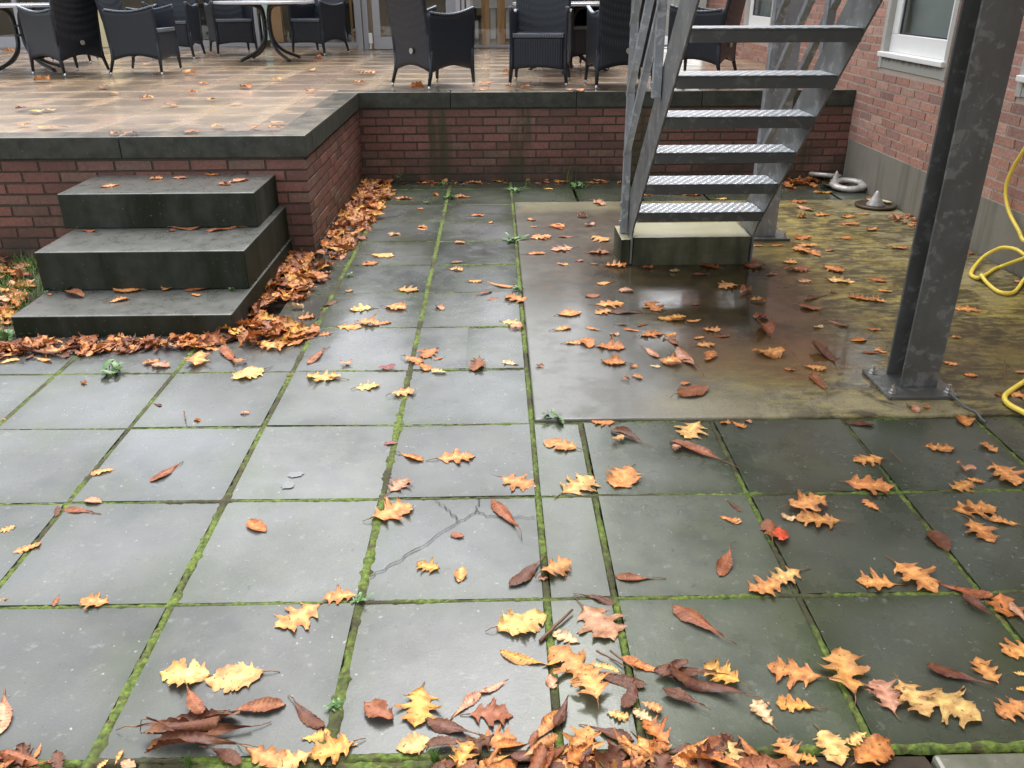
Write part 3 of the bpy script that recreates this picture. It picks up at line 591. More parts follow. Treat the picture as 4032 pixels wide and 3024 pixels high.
def hbeam(name, label, x0, x1, y0, y1, z1, plate, bolts, mat):
    e = empty(name, ((x0+x1)/2, (y0+y1)/2, 0)); tag(e, label, 'steel column', 'galvanised steel columns of the fire escape')
    m_ = MB(); xm = (x0+x1)/2; f = .011
    m_.box(x0, y0, .026, x1, y0+f, z1); m_.box(x0, y1-f, .026, x1, y1, z1); m_.box(xm-.004, y0+f, .026, xm+.004, y1-f, z1)
    part(m_, 'beam', M[mat], e, bevel=.003)
    m_ = MB(); m_.box(plate[0], plate[1], .0125, plate[2], plate[3], .0265); part(m_, 'base_plate', M['galv_dark'], e, bevel=.002)
    for bx, by in bolts:
        m_ = MB(); m_.lathe([(.0001, .027), (.019, .027), (.019, .0295), (.014, .030), (.014, .041), (.008, .042), (.008, .060), (.0001, .061)], bx, by, 6); part(m_, 'anchor_bolt', M['chrome'], e)
    return e
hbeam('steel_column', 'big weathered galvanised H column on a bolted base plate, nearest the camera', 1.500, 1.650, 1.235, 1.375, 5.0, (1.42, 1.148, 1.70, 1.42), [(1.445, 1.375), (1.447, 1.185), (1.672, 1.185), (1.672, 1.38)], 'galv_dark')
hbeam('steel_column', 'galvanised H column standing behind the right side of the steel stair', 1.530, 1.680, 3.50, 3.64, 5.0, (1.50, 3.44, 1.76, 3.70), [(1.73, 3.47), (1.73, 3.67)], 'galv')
wk = MB(); wk.box(1.40, 1.20, 3.02, 2.82, 1.40, 3.20); wk.box(1.40, 3.48, 3.02, 2.82, 3.66, 3.20)
wk.box(1.48, 1.41, 3.03, 1.60, 3.47, 3.19)
for y in np.arange(1.42, 3.46, .04): wk.box(1.61, float(y), 3.16, 2.80, float(y)+.004, 3.19)
tag(wk.build('walkway_frame', M['galv_dark']), 'steel walkway frame carried by the two columns above the photo', 'walkway')

# ================================================================== RATTAN CHAIRS (front = +y, origin at floor)
def make_chair():
    e = empty('rattan_armchair'); wX, yF, yB, hem, arm, seat = .225, .225, -.225, .135, .585, .415
    for sx in (-1, 1):
        for sy, y in ((1, yF), (-1, yB)):
            m_ = MB(); fx_, fy = sx*(wX+.004), y+sy*(.006 if sy > 0 else .045)
            pts = [(fx_+sx*.012, fy, .03), (fx_, y+sy*.004, .16), (sx*wX, y, .30)]
            m_.tube(pts, [.013, .019, .020], 8); l_ = m_.build('leg', M['rattan'], e, smooth=True)
            m_ = MB(); m_.tube([(fx_+sx*.0135, fy+sy*.002, .0), (fx_+sx*.012, fy, .032)], [.009, .0125], 8); m_.build('foot', M['chrome'], l_, smooth=True)
    def flare(z): return max(0, z-.3)*.02
    for sx in (-1, 1):
        def top(t): return arm + .030*t**2 - .045*math.sin(math.pi*t)*.55      # t 0 back, 1 front
        def side(u, v, sx=sx):
            lo = hem + .045*math.sin(math.pi*u)*1.0; z = lo+(top(u)-lo)*v; y = yB-.01+(yF-yB+.03)*u - (.03 if u < .2 else 0)*v*(1-u*5 if u < .2 else 0)
            return (sx*(wX+.004+flare(z)), y, z)
        m_ = MB(); m_.grid(side, 16, 12); m_.build('side_panel', M['rattan'], e, smooth=True, solid=.022)
        m_ = MB(); pts = [(sx*(wX+.006+flare(top(t))), yB+(yF-yB+.02)*t, top(t)+.006) for t in [i_/12 for i_ in range(13)]]
        for p_, q_ in zip(pts[:-1], pts[1:]): m_.bar(p_, q_, .034, .016)
        m_.build('armrest', M['rattan_edge'], e, smooth=False, bevel=.005)
    def back(u, v):
        lo = hem+.05*math.sin(math.pi*u); hi = .955+.02*math.sin(math.pi*u); z = lo+(hi-lo)*v
        w_ = wX+.004+.014*min(1, max(0, z-.2)/.5)-.03*max(0, z-.8)/.15; s = (u-.5)*2
        lean = .055*max(0, .16-z)/.16 + .20*max(0, z-.30)**1.35
        return (s*w_, yB-.004-lean-.02*(1-s*s)*min(1, z), z)
    m_ = MB(); m_.grid(back, 16, 20); m_.build('backrest', M['rattan'], e, smooth=True, solid=.026)
    m_ = MB(); m_.grid(lambda u, v: ((u-.5)*2*(wX-.008), yF+.006, (hem+.018*math.sin(math.pi*u))+(seat-.02-hem-.018*math.sin(math.pi*u))*v), 10, 8); m_.build('front_apron', M['rattan'], e, smooth=True, solid=.018)
    m_ = MB(); m_.grid(lambda u, v: ((u-.5)*2*(wX-.012), yB+.01+(yF-yB+.01)*v, seat-.012*math.sin(math.pi*u)*math.sin(math.pi*v)), 10, 10); m_.build('seat', M['rattan'], e, smooth=True, solid=.035, offset=-1)
    m_ = MB()
    for i_ in range(30): m_.box(-.208+i_*.0142, yF-.006, seat-.028, -.208+i_*.0142+.011, yF+.024, seat+.004)
    m_.build('seat_edge', M['rattan_edge'], e, bevel=.004)
    m_ = MB(); m_.tube([(0.02, yB-.030, .295), (0.02, yB-.042, .295)], .023, 20); b_ = m_.build('badge', M['badge'], e, smooth=False, bevel=.003)
    return e
chair0 = make_chair(); used = [False]
def place_chair(x, y, face, label, z=.716):
    o = chair0 if not used[0] else copy_tree(chair0); used[0] = True
    o.location = (x, y, z); o.rotation_euler = (0, 0, math.atan2(face[1], face[0])-math.pi/2)
    return tag(o, label, 'armchair', 'black rattan armchairs on the terrace')
place_chair(-.64, 5.89, (.72, .70), 'black rattan armchair turned away, standing alone in front of the glass entrance door')
place_chair(.275, 6.03, (-.13, -1), 'black rattan armchair facing the camera with an orange leaf on its seat')
place_chair(.935, 5.83, (-.08, 1), 'black rattan armchair seen from behind, just left of the stair rails')
place_chair(1.77, 6.42, (-.85, .52), 'black rattan armchair seen behind the upper treads of the steel stair')
place_chair(.72, 7.45, (.5, -.86), 'black rattan armchair half hidden between the two front chairs and the table')
place_chair(-4.35, 7.20, (-.85, .52), 'black rattan armchair with pale badge, pushed up to the leftmost table')
place_chair(-3.58, 7.22, (.99, -.05), 'black rattan armchair in side view, second from the left on the terrace')
place_chair(-3.93, 9.15, (.05, -1), 'black rattan armchair partly hidden behind the second chair from the left')
place_chair(-3.42, 9.72, (.45, -.89), 'black rattan armchair just left of the round table pedestal')
place_chair(-2.33, 9.70, (-.45, -.89), 'black rattan armchair just right of the round table pedestal')
place_chair(-4.95, 8.55, (.25, -.97), 'black rattan armchair at the far left behind the leftmost table')

def make_table():
    e = empty('round_table'); r_ = .56
    m_ = MB(); m_.lathe([(.0001, .604), (r_-.02, .604), (r_, .607), (r_, .628), (r_-.006, .632), (.0001, .632)], n=56); m_.build('table_top', M['tabletop'], e, smooth=False)
    for k_ in range(4):
        a = math.pi/4+k_*math.pi/2; c, s = math.cos(a), math.sin(a)
        pts = [(c*q*1.0, s*q*1.0, z) for q, z in ((.30, .602), (.10, .575), (.045, .48), (.040, .34), (.055, .24), (.11, .15), (.22, .075), (.385, .018))]
        sm = []
        for i_ in range(len(pts)-1):
            p0, p1, p2, p3 = [Vector(pts[max(0, min(len(pts)-1, i_+d_))]) for d_ in (-1, 0, 1, 2)]
            for t in (0, .25, .5, .75): sm.append(.5*((2*p1)+(-p0+p2)*t+(2*p0-5*p1+4*p2-p3)*t*t+(-p0+3*p1-3*p2+p3)*t**3))
        sm.append(Vector(pts[-1])); m_ = MB(); m_.tube(sm, .0185, 10); l_ = m_.build('leg', M['blackmetal'], e, smooth=True)
        m_ = MB(); m_.lathe([(.0001, 0), (.022, 0), (.022, .012), (.0001, .014)], c*.385, s*.385, 12); m_.build('foot_pad', M['blackmetal'], l_)
    m_ = MB(); m_.lathe([(.030, .33), (.052, .33), (.052, .35), (.030, .35)], n=20, closed=True); m_.lathe([(.030, .42), (.052, .42), (.052, .435), (.030, .435)], n=20, closed=True); m_.build('ring_clamp', M['blackmetal'], e)
    return e
t0 = make_table(); t0.location = (-2.74, 8.80, .716)
G_ = 'round tables on the terrace'
tag(t0, 'round pale topped table whose curved black pedestal legs show between two chairs', 'table', G_)
for x, y, rz, lb in ((.62, 7.30, .6, 'round pale table behind the two front chairs, left of the stair'), (-4.98, 7.62, .35, 'round pale table at the top left corner of the photo')):
    c = copy_tree(t0); c.location = (x, y, .716); c.rotation_euler = (0, 0, rz); tag(c, lb, 'table', G_)

# ================================================================== rings, caps, hose, cable
def ring(x, y, z, R_, r_, tilt, label):
    m_ = MB(); m_.lathe([(R_-r_+r_*(1-math.cos(a)), r_*.62*math.sin(a)) for a in [2*math.pi*i_/16 for i_ in range(16)]], n=48, closed=True)
    o = m_.build('metal_ring', M['ring'], smooth=True, loc=(x, y, z)); o.rotation_euler = tilt; tag(o, label, 'metal ring', 'stained metal rings by the house wall')
ring(2.712, 4.955, .040, .110, .036, (.10, -.05, 0), 'stained white metal ring lying beside the house plinth, the nearer of two')
ring(2.632, 5.262, .055, .105, .030, (-.16, .10, 0), 'stained white metal ring leaning in the corner of the walls, the farther of two')
def cap(x, y, R_, label, mat2):
    e = empty('cone_cap', (x, y, .0)); tag(e, label, 'drain cap', 'conical caps on dark dishes by the house wall')
    m_ = MB(); m_.lathe([(.0001, .012), (R_*.9, .012), (R_, .022), (R_, .032), (R_*.93, .034), (R_*.8, .022), (.0001, .020)], n=40); m_.build('dish', M['rust'], e, smooth=True)
    m_ = MB(); m_.lathe([(R_*.46, .021), (R_*.44, .032), (R_*.25, .070), (R_*.12, .115), (R_*.05, .128), (.0001, .130)], n=28); m_.build('cone', M['ring'], e, smooth=True)
    n = 14; m_ = MB(); m_.grid(lambda u, v: ((R_*.62+R_*.26*v)*math.cos(.1+u*1.6), (R_*.62+R_*.26*v)*math.sin(.1+u*1.6), .040), n, 2); m_.build('rim_label', M['cream'], e, solid=.006)
cap(2.675, 4.33, .145, 'white cone on a rusty round dish beside the plinth, nearer one', 0)
cap(2.645, 5.06, .105, 'small white cone on a dark dish between the two metal rings', 0)
def smooth_path(P_, n=8):
    out = []; P_ = [Vector(p) for p in P_]
    for i_ in range(len(P_)-1):
        p0, p1, p2, p3 = [P_[max(0, min(len(P_)-1, i_+d_))] for d_ in (-1, 0, 1, 2)]
        for t_ in range(n):
            t = t_/n; out.append(.5*((2*p1)+(-p0+p2)*t+(2*p0-5*p1+4*p2-p3)*t*t+(-p0+3*p1-3*p2+p3)*t**3))
    out.append(P_[-1]); return out
hz = MB(); hz.tube([Vector((min(q.x, 2.802), q.y, max(q.z, .020))) for q in smooth_path([(2.8, 2.62, 1.15), (2.8, 2.8, 0.86), (2.79, 2.898, 0.655), (2.79, 2.953, 0.547), (2.79, 2.968, 0.437), (2.79, 2.89, 0.332), (2.79, 2.758, 0.256), (2.79, 2.666, 0.217), (2.8, 2.48, 0.3), (2.79, 2.3, 0.1), (2.78, 2.35, 0.05), (2.79, 2.529, 0.135), (2.79, 2.654, 0.147), (2.79, 2.738, 0.151), (2.785, 2.851, 0.128), (2.77, 2.924, 0.081), (2.72, 2.92, 0.044), (2.603, 2.781, 0.03), (2.543, 2.689, 0.022), (2.536, 2.634, 0.022), (2.574, 2.635, 0.025), (2.775, 2.819, 0.021), (2.785, 2.665, 0.114), (2.79, 2.504, 0.209)])], .0105, 10)
hz.tube([Vector((min(q.x, 2.802), q.y, max(q.z, .020))) for q in smooth_path([(2.551, 2.609, 0.045), (2.546, 2.524, 0.025), (2.533, 2.378, 0.025), (2.609, 2.376, 0.025), (2.78, 2.578, 0.028), (2.79, 2.511, 0.127), (2.78, 2.3, 0.025), (2.62, 1.9, 0.022), (2.5, 1.6, 0.022), (2.35, 1.5, 0.022), (2.195, 1.421, 0.025), (2.054, 1.295, 0.025), (1.926, 1.192, 0.025), (1.872, 1.135, 0.025), (1.856, 1.072, 0.025), (1.878, 0.99, 0.025), (1.901, 0.856, 0.025), (2.3, 0.7, 0.02), (2.6, 0.3, 0.02)])], .0105, 10)
tag(hz.build('garden_hose', M['yellow'], smooth=True), 'yellow garden hose hanging on the house wall and looping over the ground', 'hose')
cb = MB(); cb.tube(smooth_path([(1.668, 1.165, .03), (1.672, 1.12, .028), (1.685, 1.07, .018), (1.705, 1.03, .016), (1.707, .99, .008), (1.712, .965, .006)], 5), .0045, 8)
tag(cb.build('cable_end', M['rubber'], smooth=True), 'short grey cable hanging from the base plate bolt to the slabs', 'cable')

# ================================================================== TWIGS
tw = [((-0.027, -0.169, .007), (0.064, -0.06, .014), .0042, 'straight brown twig lying across the slab joint'), ((1.253, 0.747, .016), (1.262, 0.664, .016), .0022, 'pale grass stalk on the dark slab below the big column'), ((2.087, 1.514, .016), (1.943, 1.259, .016), .0022, 'thin pale twig on the pad between the column and the hose'), ((0.11, -0.215, .016), (0.176, -0.271, .016), .0022, 'thin stalk crossing the dark leaf cluster at the bottom'), ((0.593, 2.152, .016), (0.467, 2.179, .016), .0022, 'dark wet twig in the puddle left of the stair foot'), ((-1.342, 1.117, .016), (-1.311, 1.043, .016), .0022, 'tiny twig on the third slab row at the left'), ((0.144, -0.216, .016), (0.198, -0.282, .016), .0022, 'second stalk running into the dark leaf cluster')]
for p_, q_, r_, lb in tw:
    m_ = MB(); P3 = [Vector(p_).lerp(Vector(q_), t/6)+Vector((rnd.uniform(-1, 1), rnd.uniform(-1, 1), 0))*.0015*(0 < t < 6) for t in range(7)]
    m_.tube(P3, [r_*(1.25-.5*t/6) for t in range(7)], 7); tag(m_.build('twig', M['bark'], smooth=True), lb, 'twig', 'fallen twigs on the slabs')

# ------ weeds and grass
def leaflet(mb, base, ang, tilt, L, wd, col=(1, 1, 1), cup=.3):
    c, s = math.cos(ang), math.sin(ang); n = 5; vs = []
    for i_ in range(n+1):
        t = i_/n; w_ = wd*math.sin(math.pi*(t*.92+.04))**.8*(1+.25*math.sin(t*19))
        rr, z = L*t*math.cos(tilt*(1-.6*t)), L*t*math.sin(tilt)*(1-.35*t*t)
        for k_ in (-1, 0, 1): vs.append((base[0]+c*rr-s*k_*w_, base[1]+s*rr+c*k_*w_, base[2]+z+abs(k_)*w_*cup))
    mb.add(vs, [(i_*3+k_, i_*3+k_+1, i_*3+k_+4, i_*3+k_+3) for i_ in range(n) for k_ in (0, 1)], col)
wr = random.Random(12)
def weed(x, y, z, size, n, label, kind='rosette', mat='weed'):
    m_ = MB(); size *= (.62 if kind == 'rosette' else .85)
    if kind == 'grass':
        for i_ in range(n):
            a = wr.uniform(0, 6.28); L = size*wr.uniform(.5, 1.1); b0 = Vector((x+wr.gauss(0, size*.12), y+wr.gauss(0, size*.1), z)); lean = wr.uniform(.05, .55); d = Vector((math.cos(a), math.sin(a), 0)); nn = Vector((-d.y, d.x, 0))*.0022
            vs = []
            for t in range(5):
                q = t/4; p_ = b0+d*L*lean*q*q+Vector((0, 0, L*q*(1-.3*lean*q))); vs += [p_-nn*(1-q*.9), p_+nn*(1-q*.9)]
            m_.add(vs, [(2*t, 2*t+1, 2*t+3, 2*t+2) for t in range(4)])
    elif kind == 'sprig':
        h = size; top = Vector((x+wr.uniform(-.02, .02), y, z+h)); m_.tube([(x, y, z), (x+.004, y, z+h*.5), top], .0022, 5)
        for i_ in range(n): q = .15+.85*i_/n; leaflet(m_, (x+.004*q, y, z+h*q), wr.uniform(0, 6.28), wr.uniform(.2, .8), size*.38*wr.uniform(.7, 1.2), size*.075)
    else:
        for i_ in range(n):
            a = wr.uniform(0, 6.28); s_ = wr.uniform(.45, 1.15); bx, by = x+wr.gauss(0, size*.35), y+wr.gauss(0, size*.22); v_ = wr.uniform(.7, 1.3)
            leaflet(m_, (bx, by, z), a, wr.uniform(.15, 1.25), size*s_, size*s_*wr.uniform(.12, .30))
        for i_ in range(n//2):
            a = wr.uniform(0, 6.28); bx, by = x+wr.gauss(0, size*.45), y+wr.gauss(0, size*.3); leaflet(m_, (bx, by, z), a, wr.uniform(.6, 1.4), size*wr.uniform(.5, 1.2), size*.035)
    tag(m_.build('weed_tuft' if kind != 'grass' else 'grass_tuft', M[mat if kind != 'grass' else 'grass'], smooth=True), label, 'grass' if kind == 'grass' else 'weed', 'weeds growing in the joints')
weed(-0.923, 5.267, 0.003, 0.13, 9, 'tall green weed by the inner brick wall above the leaf heap', 'sprig')
weed(-0.568, 5.254, 0.003, 0.07, 9, 'small weed by the inner wall, second from the leaf heap', 'rosette')
weed(-0.484, 4.754, 0.003, 0.085, 10, 'leafy weed at the far end of the mossy joint left of the pad', 'rosette')
weed(0.028, 4.991, 0.003, 0.11, 11, 'bright leafy weed at the far end of the joint beside the pad', 'rosette')
weed(0.14, 5.198, 0.003, 0.1, 16, 'thin grass tuft against the inner brick wall left of the stair', 'grass')
weed(0.493, 5.279, 0.003, 0.22, 14, 'tall thin grass blades against the inner brick wall', 'grass')
weed(0.543, 5.092, 0.003, 0.11, 12, 'leafy weed beside the tall grass at the inner wall', 'rosette')
weed(-1.288, 4.701, 0.003, 0.12, 10, 'green weed at the foot of the brick return wall above the leaf heap', 'rosette')
weed(-0.655, 4.6, 0.003, 0.06, 8, 'pale weed on the far slab by a pink leaf', 'rosette')
weed(-0.005, 3.53, 0.003, 0.1, 13, 'weed clump with dark leaves in the joint at the pad edge', 'rosette')
weed(-1.013, 5.057, 0.003, 0.06, 8, 'small weed inside the corner leaf heap', 'rosette')
weed(-0.001, 2.552, 0.003, 0.055, 9, 'small weed in the joint at the middle of the pad edge', 'rosette')
weed(0.092, 1.046, 0.003, 0.065, 12, 'green weed at the near left corner of the pad', 'rosette')
weed(-1.789, 1.519, 0.003, 0.095, 12, 'pale green rosette on the slab in front of the steps', 'rosette')
weed(-1.694, 2.372, 0.113, 0.07, 8, 'green sprout on the bottom step', 'sprig')
weed(-2.402, 2.304, 0.113, 0.05, 9, 'dark ivy leaves at the left end of the bottom step', 'rosette', 'ivy')
weed(-2.32, 2.302, 0.113, 0.06, 10, 'dark ivy clump on the bottom step beside brown leaves', 'rosette', 'ivy')
weed(-1.469, 2.276, 0.113, 0.04, 7, 'tiny dark weed at the right end of the bottom step', 'rosette')
weed(-0.508, 0.008, 0.003, 0.038, 14, 'bright green weed at the crossing of two mossy joints', 'rosette')
weed(-0.509, -0.37, 0.003, 0.03, 12, 'small bright weed in the joint near the bottom edge', 'rosette')
weed(-0.507, -0.37, 0.003, 0.03, 8, 'tiny weed low in the bottom left joint', 'rosette')
weed(-0.793, -0.519, 0.003, 0.045, 16, 'grass tuft at the bottom edge below the dark leaves', 'grass')
weed(-0.27, -0.522, 0.003, 0.045, 22, 'grass tuft at the bottom edge among the leaf heap', 'grass')
weed(0.341, -0.544, 0.003, 0.04, 12, 'grass tuft at the bottom edge right of the middle', 'grass')
weed(-2.438, 1.899, 0.003, 0.14, 34, 'bright grass clump at the left corner of the bottom step', 'grass')
weed(-2.428, 1.939, 0.003, 0.1, 10, 'broad leaved weed at the left corner of the bottom step', 'rosette')
weed(2.098, 4.719, 0.003, 0.06, 5, 'green sprig just right of the stair foot', 'sprig')
weed(0.521, 4.774, 0.003, 0.05, 8, 'little grass tuft in the far slab joint left of the stair', 'grass')
weed(-1.005, 4.012, 0.003, 0.06, 9, 'weed in the joint beside the corner leaf heap', 'rosette')
weed(-0.975, 2.819, 0.003, 0.05, 8, 'weed in the mossy joint right of the leaf heap', 'rosette')
# grass of the bed left of the steps and of the verge at the bottom edge
gr = MB(); gq = random.Random(3)
def blades(n, x0, x1, y0, y1, L0, L1, z=.0, dens=None):
    for i_ in range(n):
        x, y = gq.uniform(x0, x1), gq.uniform(y0, y1)
        if dens and mnoise.noise(Vector((x*5, y*5, 0))) < dens: continue
        a = gq.uniform(0, 6.28); L = gq.uniform(L0, L1); d = Vector((math.cos(a), math.sin(a), 0)); nn = Vector((-d.y, d.x, 0))*.0019; lean = gq.uniform(.1, .9); b0 = Vector((x, y, z)); vs = []
        for t in range(4):
            q = t/3; p_ = b0+d*L*lean*q*q+Vector((0, 0, L*q*(1-.35*lean*q))); vs += [p_-nn*(1-q*.85), p_+nn*(1-q*.85)]
        gr.add(vs, [(2*t, 2*t+1, 2*t+3, 2*t+2) for t in range(3)])
blades(5200, -3.6, -2.45, 1.96, 3.22, .03, .085, 0, -.12); blades(1500, -1.5, .8, -1.3, -.56, .02, .055, -.01, .05)
tag(gr.build('grass', M['grass']), 'short grass growing through the leaves beside the steps', 'grass', kind='stuff')
# ================================================================== FALLEN LEAVES
LC = dict(t=(.80, .37, .115), g=(.80, .42, .085), y=(.84, .56, .19), o=(.66, .245, .065), b=(.125, .045, .026), r=(.33, .112, .046), p=(.64, .33, .20), w=(.80, .58, .31), v=(.62, .075, .025), P=(.30, .085, .10))
LN = dict(t='tan', g='golden', y='pale yellow', o='orange', b='dark brown', r='red brown', p='pinkish', w='cream', v='bright red', P='purple')
KN = dict(R=('oak_leaf', 'lobed oak leaf'), E=('oak_leaf', 'slender oak leaf'), M=('oak_leaf', 'broad toothed leaf'), C=('chestnut_leaf', 'long ribbed leaf'), O=('oval_leaf', 'oval leaf'), F=('leaf_fragment', 'leaf scrap'))
OUT = dict(
 R=[(0, .012, 0), (.07, .03, .05), (.14, .08, .10), (.22, .20, .15), (.29, .27, .18), (.285, .22, .20), (.31, .15, .25), (.38, .13, .32), (.45, .22, .37), (.52, .33, .40), (.58, .36, .43), (.60, .31, .46), (.59, .25, .49), (.59, .17, .54), (.66, .16, .60), (.74, .22, .66), (.82, .29, .70), (.815, .22, .73), (.83, .14, .79), (.90, .12, .86), (.93, .07, .92), (1, 0, 1)],
 E=[(0, .01, 0), (.12, .04, .1), (.22, .13, .18), (.29, .14, .23), (.32, .07, .28), (.41, .17, .36), (.49, .19, .42), (.52, .10, .47), (.60, .21, .55), (.69, .22, .62), (.72, .12, .68), (.80, .19, .76), (.88, .17, .83), (.93, .08, .9), (1, 0, 1)],
 M=[(0, .01, 0), (.08, .12, .06), (.20, .22, .13), (.24, .34, .17), (.27, .25, .22), (.36, .31, .29), (.43, .39, .35), (.47, .33, .41), (.54, .31, .48), (.62, .37, .53), (.67, .28, .60), (.73, .25, .67), (.80, .28, .73), (.84, .19, .80), (.90, .13, .88), (1, 0, 1)],
 C=[(0, .008, 0), (.12, .02, .12), (.26, .055, .26), (.40, .105, .40), (.52, .135, .52), (.63, .155, .63), (.73, .150, .73), (.82, .125, .82), (.90, .10, .90), (.96, .045, .96), (1, 0, 1)],
 O=[(0, .01, 0), (.1, .12, .1), (.25, .23, .25), (.42, .285, .42), (.58, .28, .58), (.74, .22, .74), (.88, .12, .88), (1, 0, 1)],
 F=[(0, .05, 0), (.1, .22, .1), (.25, .30, .22), (.38, .20, .36), (.52, .33, .50), (.68, .26, .66), (.80, .30, .80), (.93, .14, .92), (1, .02, 1)])
def leaf_verts(kind, r, col, curl, nar=1.0):
    out = OUT[kind]; S = 4; vs = []; fs = []; cs = []; n = len(out)
    # refine the outline
    o2 = []
    for i in range(n-1):
        a, b = out[i], out[i+1]; m = 2 if kind in 'RMEF' else 3
        for t in range(m): o2.append([a[q]+(b[q]-a[q])*t/m for q in range(3)])
    o2.append(list(out[-1])); n = len(o2)
    k1 = {'C': r.uniform(4.5, 10)*curl, 'O': r.uniform(1.5, 6)*curl}.get(kind, r.uniform(.3, 3.2)*curl)*r.choice((1, 1, -1) if kind != 'C' else (1, -1))
    k2 = r.uniform(-1.2, 1.2)*curl*(1.0 if kind != 'C' else .9); tw_ = r.uniform(-.8, .8)*curl; f1, p1, f2, p2 = r.uniform(5, 11), r.uniform(0, 6), r.uniform(4, 9), r.uniform(0, 6)
    rip = r.uniform(.018, .05)*(.5+curl) if kind != 'C' else .02; wob = r.uniform(-.06, .06)
    tipc = r.uniform(0, 1.0)*curl
    for side in (1, -1):
        js = (1+r.uniform(-.14, .14))*nar; base = len(vs); jit = [(r.uniform(-.012, .012), 1+r.uniform(-.14, .14)) for _ in range(n)]
        for i, (t, w_, tm) in enumerate(o2):
            t = t+jit[i][0]*(0 < i < n-1); w_ = w_*js*jit[i][1]
            for s in range(S+1):
                q = s/S; x = tm+(t-tm)*q; y = w_*q
                rib = math.sin((x-.55*abs(y))*2*math.pi*(13 if kind == 'C' else 7))
                z = rip*math.sin(f1*x+p1+side)*q*q + rip*.8*math.sin(f2*y*3+p2)*q + (.006*rib*min(1, q*2) if kind == 'C' else .003*rib*q)
                a = k1*y
                if abs(k1) > 1e-3: Y = math.sin(a)/k1; Z = (1-math.cos(a))/k1
                else: Y, Z = y, 0
                Y *= side; z += Z + (abs(y)**2)*tipc*1.2
                X = x-.5; b2 = k2*X
                if abs(k2) > 1e-3: Xn = math.sin(b2)/k2; Zn = (1-math.cos(b2))/k2
                else: Xn, Zn = X, 0
                z2 = z*math.cos(b2)+Zn; Xn = Xn-z*math.sin(b2); ta = tw_*X*1.4
                Yn = Y*math.cos(ta)-z2*math.sin(ta)+wob*math.sin(x*3); z3 = Y*math.sin(ta)+z2*math.cos(ta)
                vs.append((Xn, Yn, z3))
                vein = .30*(1-q)**5 + (.26*max(0, rib)**4 if kind != 'F' else 0)*(.4+.6*(1-q)); edge = -.22*q**5
                mot = mnoise.noise(Vector((x*7+p1*3, side*y*7+p2, 3)))*.5 - .10
                v = 1+vein+edge+mot
                if kind == 'C': v += .30*rib*min(1, q*2)
                cs.append(tuple(max(.004, c*v*(1 if j == 0 else 1+mot*.5-(.10 if edge < -.15 else 0))) for j, c in enumerate(col)))
        torn = (r.randrange(2, n), r.choice((0, 0, 2, 3, 4)) if kind != 'C' else 0)
        for i in range(n-1):
            for s in range(S):
                if (s == S-1 and torn[0] <= i < torn[0]+torn[1]) or (s == S-2 and torn[0] < i < torn[0]+torn[1]-1): continue
                a = base+i*(S+1)+s; f = (a, a+S+1, a+S+2, a+1); fs.append(f if side > 0 else f[::-1])
    return vs, fs, cs
def flat_and_lift(vs, z0):
    mz = min(v[2] for v in vs); return [(v[0], v[1], v[2]-mz+z0) for v in vs]
